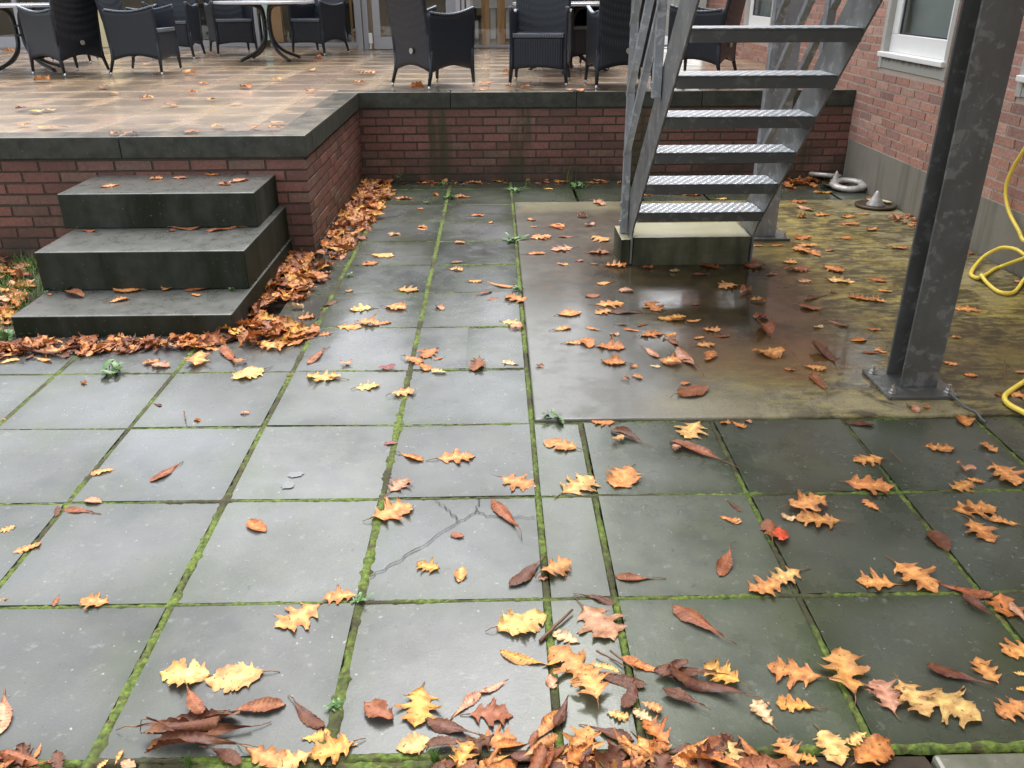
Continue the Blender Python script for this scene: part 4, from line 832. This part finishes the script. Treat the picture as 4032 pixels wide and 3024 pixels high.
LEAVES = """-0.826 -0.414 0 C b 0.227 3
-0.802 -0.439 0 C b 0.234 -5
-0.792 -0.498 0 C b 0.203 2
-0.806 -0.468 0 C b 0.193 2
0.356 -0.336 0 C b 0.203 -29
0.9 -0.401 0 R y 0.14 -50
-0.692 -0.366 0 C r 0.14 15
1.034 0.065 0 R t 0.161 -57
0.384 -0.104 0 C r 0.165 -49
0.314 -0.29 0 C b 0.15 5
-0.766 -0.27 0 M y 0.139 5
0.578 0.783 0 C r 0.223 -45
-0.888 -0.258 0 M y 0.126 13
-0.618 -0.51 0 E t 0.132 -18
1.146 0.006 0 C r 0.137 -23
0.954 -0.307 0 C b 0.12 -19
1.577 0.596 0 R t 0.212 -79
0.044 -0.255 0 R t 0.154 -57
0.155 -0.306 0 C b 0.129 -8
-0.24 -0.436 0 C b 0.127 -20
-0.66 -0.054 0 R t 0.137 38
0.706 -0.291 0 R t 0.156 -92
0.127 -0.104 0 R p 0.155 -55
-0.068 -0.222 0 C g 0.129 -18
1.097 0.544 0 R t 0.161 -11
-0.071 -0.1 0 M y 0.139 27
-0.494 -0.488 0 R g 0.1 24
0.221 -0.255 0 C o 0.115 -27
0.116 -0.458 0 C b 0.106 -27
0.199 -0.516 0 R t 0.106 -52
0.578 -0.285 0 R t 0.125 11
-0.463 0.418 0 R t 0.148 25
-0.242 -0.484 0 C b 0.102 -7
0.857 0.35 0 R t 0.138 -10
1.373 0.398 0 R t 0.146 -1
-0.566 -0.387 0 C b 0.126 -38
-0.151 -0.401 0 R r 0.104 -14
0.05 -0.494 0 R t 0.122 76
0.764 -0.364 0 R p 0.107 -78
0.825 -0.38 0 R y 0.118 -90
0.294 -0.369 0 C b 0.104 -42
-0.028 -0.436 0 C o 0.119 62
0.401 -0.297 0 R g 0.099 -30
1.324 1.59 0 C b 0.23 -64
-1.169 -0.502 0 C r 0.09 -1
0.083 -0.328 0 R t 0.125 -80
-0.318 -0.373 0 R g 0.121 83
-0.206 -0.367 0 C p 0.104 42
1.144 -0.066 0 C b 0.105 -66
0.55 -0.39 0 E g 0.09 -15
0.588 -0.507 0 M y 0.097 -83
0.674 -0.522 0 M o 0.114 28
-1.266 -0.37 0 C p 0.129 114
-0.57 -0.524 0 R y 0.08 24
-0.108 0.397 0 C r 0.18 -61
0.251 0.086 0 C r 0.111 -9
-0.067 -0.518 0 C b 0.086 -1
0.848 0.43 0 R t 0.144 15
-1.195 1.486 0 M y 0.172 37
-0.722 -0.508 0 C b 0.101 -30
-0.054 0.109 0 C b 0.15 60
-0.136 -0.466 0 R o 0.086 11
0.674 0.079 0 R y 0.105 -10
1.335 0.28 0 R t 0.121 -73
-0.275 0.758 0 R t 0.136 -2
-0.318 -0.479 0 M y 0.08 24
0.212 -0.464 0 R o 0.082 -41
1.046 -0.29 0 R t 0.088 -78
-1.987 2.279 0.11 E t 0.188 -2
-1.628 2.294 0.11 C r 0.178 15
-0.562 0.02 0 R t 0.094 14
0.031 0.124 0 R t 0.107 21
0.172 -0.351 0 C b 0.107 59
0.604 0.032 0 R t 0.111 19
0.916 0.045 0 R t 0.11 13
0.47 -0.406 0 E w 0.082 -64
1.038 -0.411 0 R t 0.09 10
0.34 -0.494 0 O r 0.09 30
1.078 1.612 0 M t 0.157 -2
-0.062 0.594 0 R t 0.135 -36
0.095 0.84 0 M t 0.131 -21
0.136 0.57 0 R y 0.154 44
0.346 0.888 0 C b 0.154 -49
-1.602 2.701 0.31 C r 0.182 19
0.136 -0.01 0 C b 0.097 -38
0.495 -0.514 0 R t 0.078 -81
1.23 0.97 0 C b 0.12 -13
-0.867 1.445 0 R y 0.152 -13
-1.263 0.682 0 C r 0.134 68
-0.83 -0.357 0 C r 0.106 -56
0.122 -0.269 0 C y 0.079 -29
0.29 -0.289 0 C b 0.092 33
-0.406 -0.386 0 O r 0.085 -35
-0.143 -0.315 0 C p 0.078 18
0.01 -0.405 0 C b 0.092 66
-0.022 -0.519 0 C b 0.07 -25
0.521 0.15 0 C r 0.15 59
1.45 0.782 0 R t 0.103 -24
1.159 0.704 0 R t 0.112 -2
0.706 1.555 0 C p 0.233 -75
1.776 2.622 0 R y 0.172 -36
1.597 2.83 0 E r 0.184 -2
1.816 3.317 0 E t 0.201 -2
0.721 2.059 0 E g 0.158 -1
0.384 1.714 0 R o 0.146 -14
0.52 2.154 0 C b 0.16 -10
-1.458 0.456 0 C r 0.104 -9
-1.523 0.263 0 E t 0.077 29
-1.22 0.019 0 R t 0.088 -8
-0.536 -0.45 0 E g 0.066 5
-0.205 -0.519 0 R g 0.077 75
1.214 -0.061 0 R o 0.107 -99
1.428 0.327 0 E t 0.081 -33
2.242 2.15 0 R t 0.14 -18
-0.023 2.398 0 R o 0.18 -29
0.04 -0.153 0 E w 0.08 -42
1.229 -0.099 0 C p 0.091 -95
1.16 -0.223 0 R t 0.093 20
0.66 1.233 0 O r 0.156 34
-0.106 2.637 0 C t 0.174 -25
0.291 0.612 0 M t 0.173 66
0.456 2.285 0 R t 0.15 -2
-1.808 2.724 0.31 C r 0.157 -2
0.368 -0.52 0 R y 0.067 -87
0.281 3.294 0 R p 0.18 15
0.164 3.556 0 R t 0.188 16
0.544 3.507 0 R t 0.265 -58
-0.845 2.028 0 R t 0.13 -2
-1.09 -0.504 0 C r 0.05 13
-0.331 0.147 0 R g 0.077 -17
0.651 -0.492 0 E y 0.061 10
1.196 1.312 0 C r 0.176 -85
-0.757 2.068 0 R t 0.126 -1
-0.664 1.344 0 R y 0.107 22
-0.511 1.28 0 R t 0.105 -2
-0.46 0.584 0 R p 0.102 50
0.273 1.014 0 R o 0.098 -2
0.238 2.151 0 M t 0.129 -2
0.378 1.543 0 M o 0.112 -14
-1.334 1.681 0 C r 0.222 -50
-1.482 1.814 0 R t 0.113 26
-0.936 1.67 0 C r 0.176 69
-1.592 3.032 0.5 E p 0.161 46
-0.821 2.274 0 R y 0.128 -1
-1.48 0.692 0 E t 0.078 20
0.138 -0.408 0 E y 0.054 -28
0.196 -0.41 0 E w 0.057 -54
-0.132 -0.517 0 C t 0.052 11
0.12 -0.523 0 O b 0.057 31
1.183 0.234 0 O b 0.105 -98
1.235 1.461 0 E t 0.098 -28
1.521 1.971 0 C r 0.111 -32
1.465 2.196 0 O r 0.118 -33
1.773 2.332 0 R o 0.12 -34
1.955 1.17 0 R t 0.096 -2
-0.822 3.226 0 M y 0.149 -2
-0.645 2.281 0 M t 0.124 -2
-0.434 0.768 0 C o 0.111 -41
-1.446 1.632 0 R t 0.231 94
-0.786 5.389 0 C r 0.204 -2
2.291 3.838 0 E o 0.164 -2
0.566 2.938 0 R t 0.136 -2
0.218 -0.392 0 E t 0.052 -41
0.59 0.357 0 E t 0.07 -38
1.056 0.424 0 E t 0.074 -61
1.374 2.898 0 R r 0.131 -2
1.121 2.906 0 R r 0.136 -35
-0.606 2.57 0 R t 0.123 -2
0.501 3.201 0 R r 0.138 -2
0.625 1.528 0 M t 0.098 -2
0.596 1.854 0 R o 0.122 22
-1.18 1.786 0 R t 0.124 -24
2.472 4.847 0 E g 0.177 -2
-0.847 4.756 0 E o 0.17 -2
1.47 0.638 0 F p 0.063 -36
1.462 0.565 0 E t 0.062 -23
0.596 0.938 0 R y 0.155 64
0.825 1.73 0 R t 0.096 -1
1.981 2.63 0 E o 0.11 -37
1.809 2.825 0 R o 0.15 -65
1.751 3.214 0 R t 0.171 -66
-0.055 2.06 0 R y 0.113 -27
-0.216 1.563 0 E r 0.212 83
0.409 2.168 0 R t 0.106 -2
0.556 1.646 0 C p 0.135 -63
-2.288 1.652 0 E y 0.081 28
-2.15 1.666 0 C t 0.106 -13
-1.084 1.864 0 R t 0.222 90
-1.974 2.135 0.11 E t 0.094 32
-2.244 2.238 0.11 C r 0.185 -38
1.422 4.799 0 R t 0.163 -2
-1.435 0.51 0 O p 0.062 -2
-0.871 0.358 0 O o 0.088 -43
0.618 0.431 0 C b 0.072 -62
0.692 0.298 0 O r 0.091 -91
0.53 -0.536 0 R g 0.041 -1
1.398 0.528 0 R t 0.102 34
0.756 2.058 0 E g 0.095 -1
1.542 1.618 0 C r 0.086 -2
1.846 2.293 0 R t 0.094 -35
1.138 2.545 0 R t 0.128 24
-0.431 1.691 0 R o 0.128 58
-0.498 1.612 0 E o 0.114 -41
0.115 3.196 0 E o 0.123 15
0.517 1.916 0 C o 0.095 -28
-1.08 2.156 0 R o 0.096 -2
-2.26 2.928 0.5 E t 0.109 49
2.358 5.212 0 R o 0.16 -2
2.115 4.279 0 C p 0.213 -72
-1.632 0.364 0 R t 0.046 42
-1.136 -0.477 0 C o 0.04 90
-0.951 -0.498 0 C t 0.04 84
-0.924 -0.516 0 O p 0.038 -2
0.715 0.261 0 O v 0.078 -89
0.896 1.906 0 R t 0.084 -2
0.632 1.511 0 R t 0.077 -1
0.924 1.834 0 C r 0.083 -1
1.543 1.768 0 O o 0.082 -2
1.531 2.34 0 C b 0.132 30
1.023 2.758 0 C r 0.1 -2
2.377 3.246 0 E t 0.11 -2
-0.88 3.062 0 R o 0.112 31
-0.606 1.536 0 O P 0.078 23
-0.377 1.492 0 E y 0.076 -2
0.332 3.569 0 C r 0.116 -2
0.675 2.233 0 R o 0.201 -83
0.186 1.946 0 E t 0.094 23
0.336 1.942 0 C o 0.089 -28
0.22 1.766 0 E t 0.081 -1
0.685 1.753 0 C r 0.118 -65
-1.656 1.626 0 R o 0.079 -1
-1.602 1.59 0 R p 0.096 -21
-2.323 2.692 0.31 C r 0.096 -2
-1.778 3.217 0.5 E o 0.105 -2
-2.84 3.56 0.725 E t 0.109 -3
-1.384 6.948 0.725 E t 0.174 -3
0.252 5.449 0 R t 0.151 -2
-0.998 4.458 0 R t 0.132 -2
1.314 4.859 0 R t 0.14 -2
2.157 4.477 0 R o 0.132 -2
2.196 4.085 0 R t 0.125 -2
-0.978 -0.514 0 E t 0.03 60
-0.236 0.108 0 O t 0.068 79
-0.005 -0.302 0 O p 0.048 -70
1.622 0.778 0 F t 0.062 -72
0.835 2.034 0 E t 0.078 -1
1.947 2.442 0 E t 0.081 -35
1.585 2.628 0 R p 0.088 -2
1.604 2.97 0 R t 0.094 -2
1.442 2.746 0 C r 0.091 -1
1.863 3.501 0 R o 0.139 27
1.833 1.486 0 R t 0.062 -30
-0.353 3.072 0 C r 0.098 15
-0.362 2.926 0 E t 0.093 -2
0.466 2.62 0 E t 0.089 -2
0.689 1.552 0 C p 0.07 -1
-1.096 1.983 0 O P 0.077 -1
-0.308 5.307 0 E o 0.135 -2
0.428 5.313 0 R o 0.135 -2
0.699 5.446 0 C o 0.138 -2
1.32 4.859 0 R t 0.127 -2
2.367 4.034 0 R t 0.113 -2
-0.25 2.71 0 E t 0.088 14
0.378 2.411 0 O r 0.081 -1
-0.948 1.937 0 R o 0.072 26
-0.392 4.778 0 E o 0.119 -2
-0.262 4.2 0 E o 0.11 -2
-1.525 0.449 0 C b 0.071 98
-1.326 0.024 0 C r 0.051 96
0.772 0.364 0 F w 0.043 -38
0.27 -0.514 0 O p 0.039 71
0.78 0.976 0 E o 0.066 -62
1.592 1.634 0 E t 0.068 -57
1.173 2.068 0 F r 0.069 -17
1.638 3.33 0 E t 0.091 -2
1.86 1.37 0 R o 0.061 -2
-0.68 2.077 0 E o 0.071 -2
-0.029 1.994 0 F p 0.07 -2
-0.072 1.574 0 E w 0.081 -43
-0.816 1.443 0 R y 0.062 -2
0.47 1.991 0 C r 0.07 -2
0.583 1.988 0 C r 0.08 23
0.567 2.482 0 F p 0.078 -2
-0.998 2.352 0 C b 0.118 67
0.529 5.394 0.725 E t 0.118 -3
-0.441 5.442 0 C o 0.153 40
-0.092 5.364 0 E t 0.122 -2
0.291 3.82 0 E o 0.156 -58
2.494 4.098 0 E t 0.103 -2
2.692 4.046 0 R p 0.102 -2
1.579 4.037 0 E o 0.102 -2
2.132 3.492 0 O o 0.088 -2
-0.193 2.492 0 C r 0.1 47
-0.803 3.692 0 E t 0.09 -2
-0.254 0.296 0 O r 0.044 -32
1.1 -0.348 0 E g 0.031 -2
1.12 -0.3 0 E y 0.031 -2
1.642 0.992 0 O o 0.102 -109
1.479 1.07 0 F p 0.058 -72
0.815 1.817 0 E t 0.06 -2
0.806 1.585 0 E o 0.122 60
1.67 1.894 0 O o 0.061 -2
1.205 2.45 0 F p 0.068 -3
1.23 2.311 0 F t 0.067 -33
1.817 3.144 0 E o 0.138 -81
2.763 3.113 0 E r 0.078 -1
2.091 1.396 0 E p 0.054 -1
-0.81 3.704 0 E w 0.085 -2
-0.385 1.635 0 C o 0.059 24
-0.518 0.867 0 O P 0.047 -1
0.307 0.858 0 F y 0.046 -1
0.262 2.979 0 E t 0.076 -2
0.678 1.831 0 F t 0.06 -2
-1.262 1.615 0 F o 0.057 -2
-1.629 2.208 0.11 E t 0.064 -2
-2.21 2.311 0.11 C p 0.065 -2
-1.947 3.132 0.5 F p 0.074 -2
-1.636 2.948 0.5 F r 0.072 -2
-3.286 4.285 0.725 E y 0.09 -3
-1.906 3.335 0.725 R o 0.076 -2
-1.492 3.699 0.725 E t 0.081 -3
1.622 4.654 0 E y 0.099 -2
2.816 4.064 0 R p 0.091 -2
-0.15 2.414 0 O r 0.07 26
-2.358 3.284 0.5 O r 0.072 -2
-2.24 3.29 0.725 R r 0.071 -2
1.348 0.39 0 O b 0.035 -2
1.148 1.899 0 F r 0.124 -94
1.519 3.327 0 O o 0.07 -2
2.383 3.681 0 F t 0.075 -2
2.748 2.565 0 O p 0.061 -2
1.882 1.178 0 F r 0.045 -1
-0.359 3.496 0 E t 0.073 -2
0.291 1.765 0 O o 0.117 -83
0.552 1.497 0 E w 0.049 -1
0.746 2.887 0 F r 0.065 -2
-0.79 1.584 0 F p 0.05 -1
-1.153 2.296 0 F w 0.058 -2
-1.477 1.204 0 C b 0.053 -21
-2.074 3.114 0.5 F t 0.065 -2
-4.24 6.391 0.725 F t 0.104 -3
-3.22 4.364 0.725 E y 0.079 -3
-2.464 4.605 0.725 E o 0.082 -3
0.949 5.457 0 R o 0.096 -2
-0.632 3.892 0 O o 0.077 -1
-0.358 3.485 0 E t 0.072 -2
1.07 4.811 0 R t 0.089 -3
2.878 4.894 0 R o 0.393 62
2.375 3.661 0 E t 0.075 -2
0.304 5.052 0 E y 0.084 -2
-0.006 0.085 0 F p 0.027 0
-0.45 -0.474 0 E w 0.021 -3
0.508 0.794 0 F p 0.034 -2
0.732 0.99 0 F o 0.037 -2
0.647 1.316 0 F o 0.04 -1
1.12 1.448 0 F o 0.041 -1
1.414 1.932 0 F w 0.046 -1
1.93 3.208 0 F p 0.059 -2
2.006 1.784 0 R t 0.045 -1
-0.628 3.841 0 O t 0.065 -2
-0.446 1.542 0 E o 0.093 -73
0.426 1.868 0 F p 0.045 -3
0.458 1.384 0 F o 0.047 -45
0.894 2.822 0 F w 0.055 -2
0.307 3.811 0 F t 0.066 -2
-6.573 10.355 0.725 F t 0.132 -4
-2.008 4.646 0.725 E y 0.071 -2
-1.814 3.547 0.725 F t 0.059 -2
-1.574 3.492 0.725 F o 0.059 -2
-2.23 5.753 0.725 F o 0.083 -3
-1.31 6.052 0.725 F t 0.085 -3
-0.771 5.579 0.725 F o 0.08 -3
-0.207 5.9 0.725 F o 0.084 -3
-0.575 5.382 0 F t 0.082 -2
0.124 4.019 0 F o 0.067 -2
0.488 4.097 0 F p 0.069 -2
0.514 3.854 0 F p 0.066 -2
2.463 5.084 0 E o 0.183 -88
2.76 4.668 0 E o 0.074 -2
2.029 4.036 0 F t 0.068 -2
0.056 1.51 0 F p 0.038 -3
-1.108 1.118 0 F p 0.035 -2
-1.801 2.324 0.11 F t 0.089 87
-2.794 5.032 0.725 F t 0.069 -3
-1.472 0.028 0 F t 0.022 0
0.819 0.994 0 F p 0.03 0
1.535 1.075 0 F o 0.031 0
1.668 2.436 0 F w 0.042 -1
0.897 2.272 0 O r 0.042 -1
-0.418 2.282 0 F p 0.059 -46
0.506 0.794 0 F p 0.029 -2
0.367 3.04 0 F r 0.048 -1
0.458 1.49 0 F o 0.035 -2
0.404 1.362 0 F o 0.033 0
-1.274 1.062 0 F o 0.03 0
-3.434 5.78 0.725 F r 0.069 -3
-3.174 5.336 0.725 F t 0.065 -3
-3.048 3.666 0.725 F t 0.051 -2
-2.335 3.293 0.725 F p 0.047 -2
-1.462 3.468 0.725 F t 0.049 -2
-3.111 7.016 0.725 F t 0.08 -3
-0.229 5.468 0.725 E t 0.066 -3
0.126 5.654 0.725 F o 0.068 -3
0.003 6.917 0.725 F o 0.079 -3
0.652 4.488 0 F p 0.135 -74
-0.928 2.566 0 F t 0.04 -1
-1.86 1.416 0 F o 0.031 -2
-2.12 6.388 0.725 F t 0.067 -3
-2.222 8.97 0.725 F o 0.087 -4
-0.604 4.87 0 F o 0.057 -2
-0.69 4.422 0 O o 0.054 -2
0.452 2.974 0 F r 0.038 -2
-2.364 2.242 0.11 O o 0.032 -2
-1.87 2.676 0.31 F r 0.035 -2
-3.454 4.434 0.725 F r 0.045 -4
-2.266 4.906 0.725 F t 0.049 -2
-1.624 5.424 0.725 F o 0.053 -3
-1.983 7.344 0.725 F t 0.066 -3
-3.946 8.178 0.725 F o 0.072 -4
-2.695 6.1 0.725 F t 0.058 -4
-2.55 5.36 0.725 F t 0.052 -3
-4.239 9.898 0.725 F t 0.084 -4
-0.002 5.698 0.725 F t 0.055 -3
1.344 6.444 0.725 F o 0.059 -3
-1.015 1.473 0 F r 0.024 -2
-0.158 3.993 0 F t 0.039 -3
0.128 3.824 0 F p 0.039 -1
-2.024 1.095 0 F o 0.018 0"""
rows = [l.split() for l in LEAVES.strip().split('\n')]
lr = random.Random(77)
info = []
for q in rows:
    x, y, z, k_, c_, L, a = float(q[0]), float(q[1]), float(q[2]), q[3], q[4], float(q[5]), float(q[6])
    if z == 0 and x > .012 and 1.02 < y < 4.57: z = .0115
    info.append([x, y, z, k_, c_, L, a])
NI = 300
def region(x, y, z):
    if z > 1: return 'on the chair seat'
    if z > .6:
        return 'on the terrace '+('coping above the inner brick wall' if y < 5.9 and x > -1.4 else 'above the concrete steps' if x < -1.4 and y < 4.4 else 'in front of the left chairs' if x < -1.6 else 'near the front chairs')
    if z > .4: return 'on the top concrete step'
    if z > .2: return 'on the middle concrete step'
    if z > .05: return 'on the bottom concrete step'
    if y > 4.55: return 'by the inner brick wall, '+('left of the stair' if x < .7 else 'behind the stair' if x < 1.6 else 'right of the stair')
    if x > .012 and y > 1.02:
        if x < .66: return 'on the pad left of the stair foot' if y > 2.4 else "on the pad's near left part"
        if x < 1.42: return 'in the puddle before the stair foot' if y < 2.95 else 'on the pad under the steel stair'
        return 'on the pad beside the big column' if y < 1.7 else 'on the pad between stair and house' if y < 3.2 else "on the pad's far right corner"
    if x < 0 and y > 2.5: return 'on the far slabs left of the pad'
    r = ['in the first', 'in the second', 'in the third', 'in the fourth', 'in the fifth', 'in the sixth'][max(0, min(5, int(math.floor(y/.505)+1)))]
    return r+' slab row, '+('left' if x < -.5 else 'middle' if x < .2 else 'right')+''
def word(n): return ['', 'leftmost', 'second from left', 'third from left', 'fourth from left', 'fifth from left', 'sixth from left', 'seventh from left', 'eighth from left', 'ninth from left', 'tenth from left', '11th from left', '12th from left'][n]
groups = {}
for i, q in enumerate(info[:NI]):
    size = 'small ' if q[5] < .062 else 'large ' if q[5] > .15 else ''
    d = size+LN[q[4]]+' '+KN[q[3]][1]+' '+region(*q[:3]); groups.setdefault(d, []).append(i)
lab = {}
for d, ix in groups.items():
    ix.sort(key=lambda i: info[i][0])
    for n_, i in enumerate(ix): lab[i] = d if len(ix) == 1 else d+', '+(word(n_+1) if len(ix) > 2 else ('left', 'right')[n_]+' of two')
def gname(z, x, y): return 'fallen leaves on the terrace' if z > .6 else 'fallen leaves on the concrete steps' if z > .05 else 'fallen leaves on the wet concrete pad' if (x > 0 and y > 1.02 and y < 4.57) else 'fallen leaves on the paving slabs'
lit = MB()
placed = []
for i, (x, y, z, k_, c_, L, a) in enumerate(info):
    # how much stands above leaves already lying there
    lift = sum(1 for (px, py, pz, pl) in placed if abs(pz-z) < .05 and (px-x)**2+(py-y)**2 < (.30*(pl+L))**2)
    placed.append((x, y, z, L))
    if k_ != 'C': L = min(L, .152)
    flatp = (k_ in 'RM' and c_ in 'yt' and lr.random() < .45)
    curl = lr.uniform(.05, .2) if flatp else lr.uniform(.1, .58)
    if k_ == 'F': curl = lr.uniform(.6, 1.6)
    if k_ == 'C' and L > .17 and c_ == 'b': curl = lr.uniform(1.2, 1.7)
    v_ = lr.uniform(.86, 1.12); col = tuple(c*v_*lr.uniform(.95, 1.05) for c in LC[c_])
    if z > .6: L *= 1.35
    if k_ == 'F': L *= 1.05
    if k_ in 'OF' : L *= 1.05
    vs, fs, cs = leaf_verts(k_, lr, col, curl, .85 if (k_ == 'C' and L > .17) else 1.22 if k_ in 'RE' else 1.0)
    vs = flat_and_lift([(p[0]*L, p[1]*L, p[2]*L) for p in vs], .0012)
    rz = R(a) + (math.pi if lr.random() < .5 else 0) + lr.uniform(-.2, .2)
    if k_ in 'RMEOF' and L < .13 and abs(a) < 14: rz += lr.uniform(-.5, .5)
    zt = z+min(4, lift)*.0075; tl = min(.28, .07*lift)
    tx, ty = lr.uniform(-tl, tl), lr.uniform(-tl, tl)
    if i < NI:
        m_ = MB(); m_.add(vs, fs, cs); o = m_.build(KN[k_][0], M['leaf'], smooth=True); o.location = (x, y, zt+abs(tl)*L*.3); o.rotation_euler = (tx, ty, rz)
        tag(o, lab[i], 'leaf', gname(z, x, y))
        if k_ in 'RMECO' and (L > .095 or k_ == 'E' and L > .08):
            b0 = Vector(vs[0]); d = lr.uniform(-.5, .5); Ls = L*lr.uniform(.12, .3); sg = -1
            s_ = MB(); s_.tube([b0+Vector((.004, 0, 0)), b0+Vector((-Ls*.5, d*Ls*.25, max(-b0.z*.5, -.002)+.001)), b0+Vector((-Ls, d*Ls*.7, -b0.z*.8+.001))], [.0016, .0013, .0011], 5)
            s_.build('stalk', M['stalk'], o, smooth=True)
    else:
        ro = Matrix.Translation((x, y, zt)) @ Matrix.Rotation(rz, 4, 'Z'); lit.add([tuple(ro @ Vector(p)) for p in vs], fs, cs)
# heaps of litter: corner of the terrace walls, foot of the steps, planting bed, verge
def inpoly(x, y, P_):
    c = False; j = len(P_)-1
    for i in range(len(P_)):
        if (P_[i][1] > y) != (P_[j][1] > y) and x < (P_[j][0]-P_[i][0])*(y-P_[i][1])/(P_[j][1]-P_[i][1])+P_[i][0]: c = not c
        j = i
    return c
def heap(P_, n, hmax, kinds, cols, seed, z0=0, smin=.08, smax=.155, dens=None):
    r = random.Random(seed); x0, x1 = min(p[0] for p in P_), max(p[0] for p in P_); y0, y1 = min(p[1] for p in P_), max(p[1] for p in P_); k_ = 0; tries = 0
    while k_ < n and tries < n*30:
        tries += 1; x, y = r.uniform(x0, x1), r.uniform(y0, y1)
        if not inpoly(x, y, P_): continue
        e_ = 0
        for dx, dy in ((.05, 0), (-.05, 0), (0, .06), (0, -.06), (.1, 0), (-.1, 0)): e_ += inpoly(x+dx, y+dy, P_)
        h = hmax*(e_/6.0)**2
        kd = r.choice(kinds); cl = LC[r.choice(cols)]; v_ = r.uniform(.7, 1.15); col = tuple(c*v_ for c in cl); L = r.uniform(smin, smax)*(1.25 if kd == 'C' else 1)
        vs, fs, cs = leaf_verts(kd, r, col, r.uniform(.35, 1.2))
        vs = flat_and_lift([(p[0]*L, p[1]*L, p[2]*L) for p in vs], 0)
        t = .12+.45*min(1, h/.03)
        ro = Matrix.Translation((x, y, z0+.002+h*r.random())) @ Matrix.Rotation(r.uniform(0, 6.28), 4, 'Z') @ Matrix.Rotation(r.uniform(-t, t), 4, 'X') @ Matrix.Rotation(r.uniform(-t, t), 4, 'Y')
        lit.add([tuple(q if q.z > z0-.03 else Vector((q.x, q.y, z0-.03))) for q in (ro @ Vector(p) for p in vs)], fs, cs); k_ += 1
heap([(-1.32, 5.3), (-0.99, 5.4), (-0.97, 4.75), (-0.99, 4.28), (-0.99, 3.8), (-1.04, 3.52), (-1.07, 3.16), (-1.09, 2.87), (-1.14, 2.6), (-1.15, 2.38), (-1.3, 2.5), (-1.33, 2.22), (-1.34, 2.09), (-1.4, 2.5), (-1.46, 3.17), (-1.22, 3.23)], 330, .030, 'RRERM', 'totrorpgtb', 21)
heap([(-1.41, 2.02), (-1.35, 2.15), (-1.11, 2.08), (-1, 1.93), (-1.05, 1.76), (-1.26, 1.82), (-1.4, 1.74), (-1.56, 1.79)], 60, .03, 'RRE', 'toogr', 22)
heap([(-2.5, 1.75), (-2.44, 1.85), (-2.02, 1.89), (-1.63, 1.88), (-1.41, 1.99), (-1.33, 1.88), (-1.55, 1.76), (-1.96, 1.73), (-2.35, 1.69), (-2.43, 1.62)], 210, .02, 'CREC', 'rbrotrb', 23, 0, .05, .12)
heap([(-4.15, 3.46), (-3.16, 3.23), (-2.94, 3.11), (-2.6, 2.53), (-2.54, 2.12), (-2.4, 1.77), (-2.92, 1.63)], 330, .03, 'RRE', 'tortgp', 24)
heap([(-1.6, -.64), (-.36, -.61), (-.30, -.555), (.10, -.55), (.50, -.555), (.56, -.62), (.8, -.62), (.8, -1.2), (-1.6, -1.2)], 620, .03, 'RCCE', 'bbrrtobr', 25, -.01)
heap([(-.33, -.60), (-.28, -.50), (-.1, -.475), (.08, -.49), (.45, -.50), (.45, -.60)], 60, .02, 'RCCE', 'bbrrot', 28, 0, .045, .10)
heap([(-1.32, -.50), (-1.10, -.475), (-1.02, -.53), (-1.02, -.7), (-1.35, -.7)], 45, .02, 'RCCE', 'brrrob', 29, 0, .045, .10)
heap([(2.27, 5.23), (2.52, 5.35), (2.51, 5.13), (2.21, 4.93)], 14, .02, 'RRE', 'ootr', 26)
heap([(2.60, 4.05), (2.81, 4.05), (2.81, 3.3), (2.74, 3.5)], 26, .02, 'RRE', 'ptop', 27, .011, .05, .09)
heap([(-1.2, 5.22), (2.8, 5.22), (2.8, 5.38), (-1.2, 5.38)], 70, .008, 'RECF', 'otrbp', 30, 0, .04, .09)
tag(lit.build('leaf_litter', M['leaf'], smooth=True), 'heaps of wet brown and orange leaves in the corners and along the edges', 'leaves', kind='stuff')
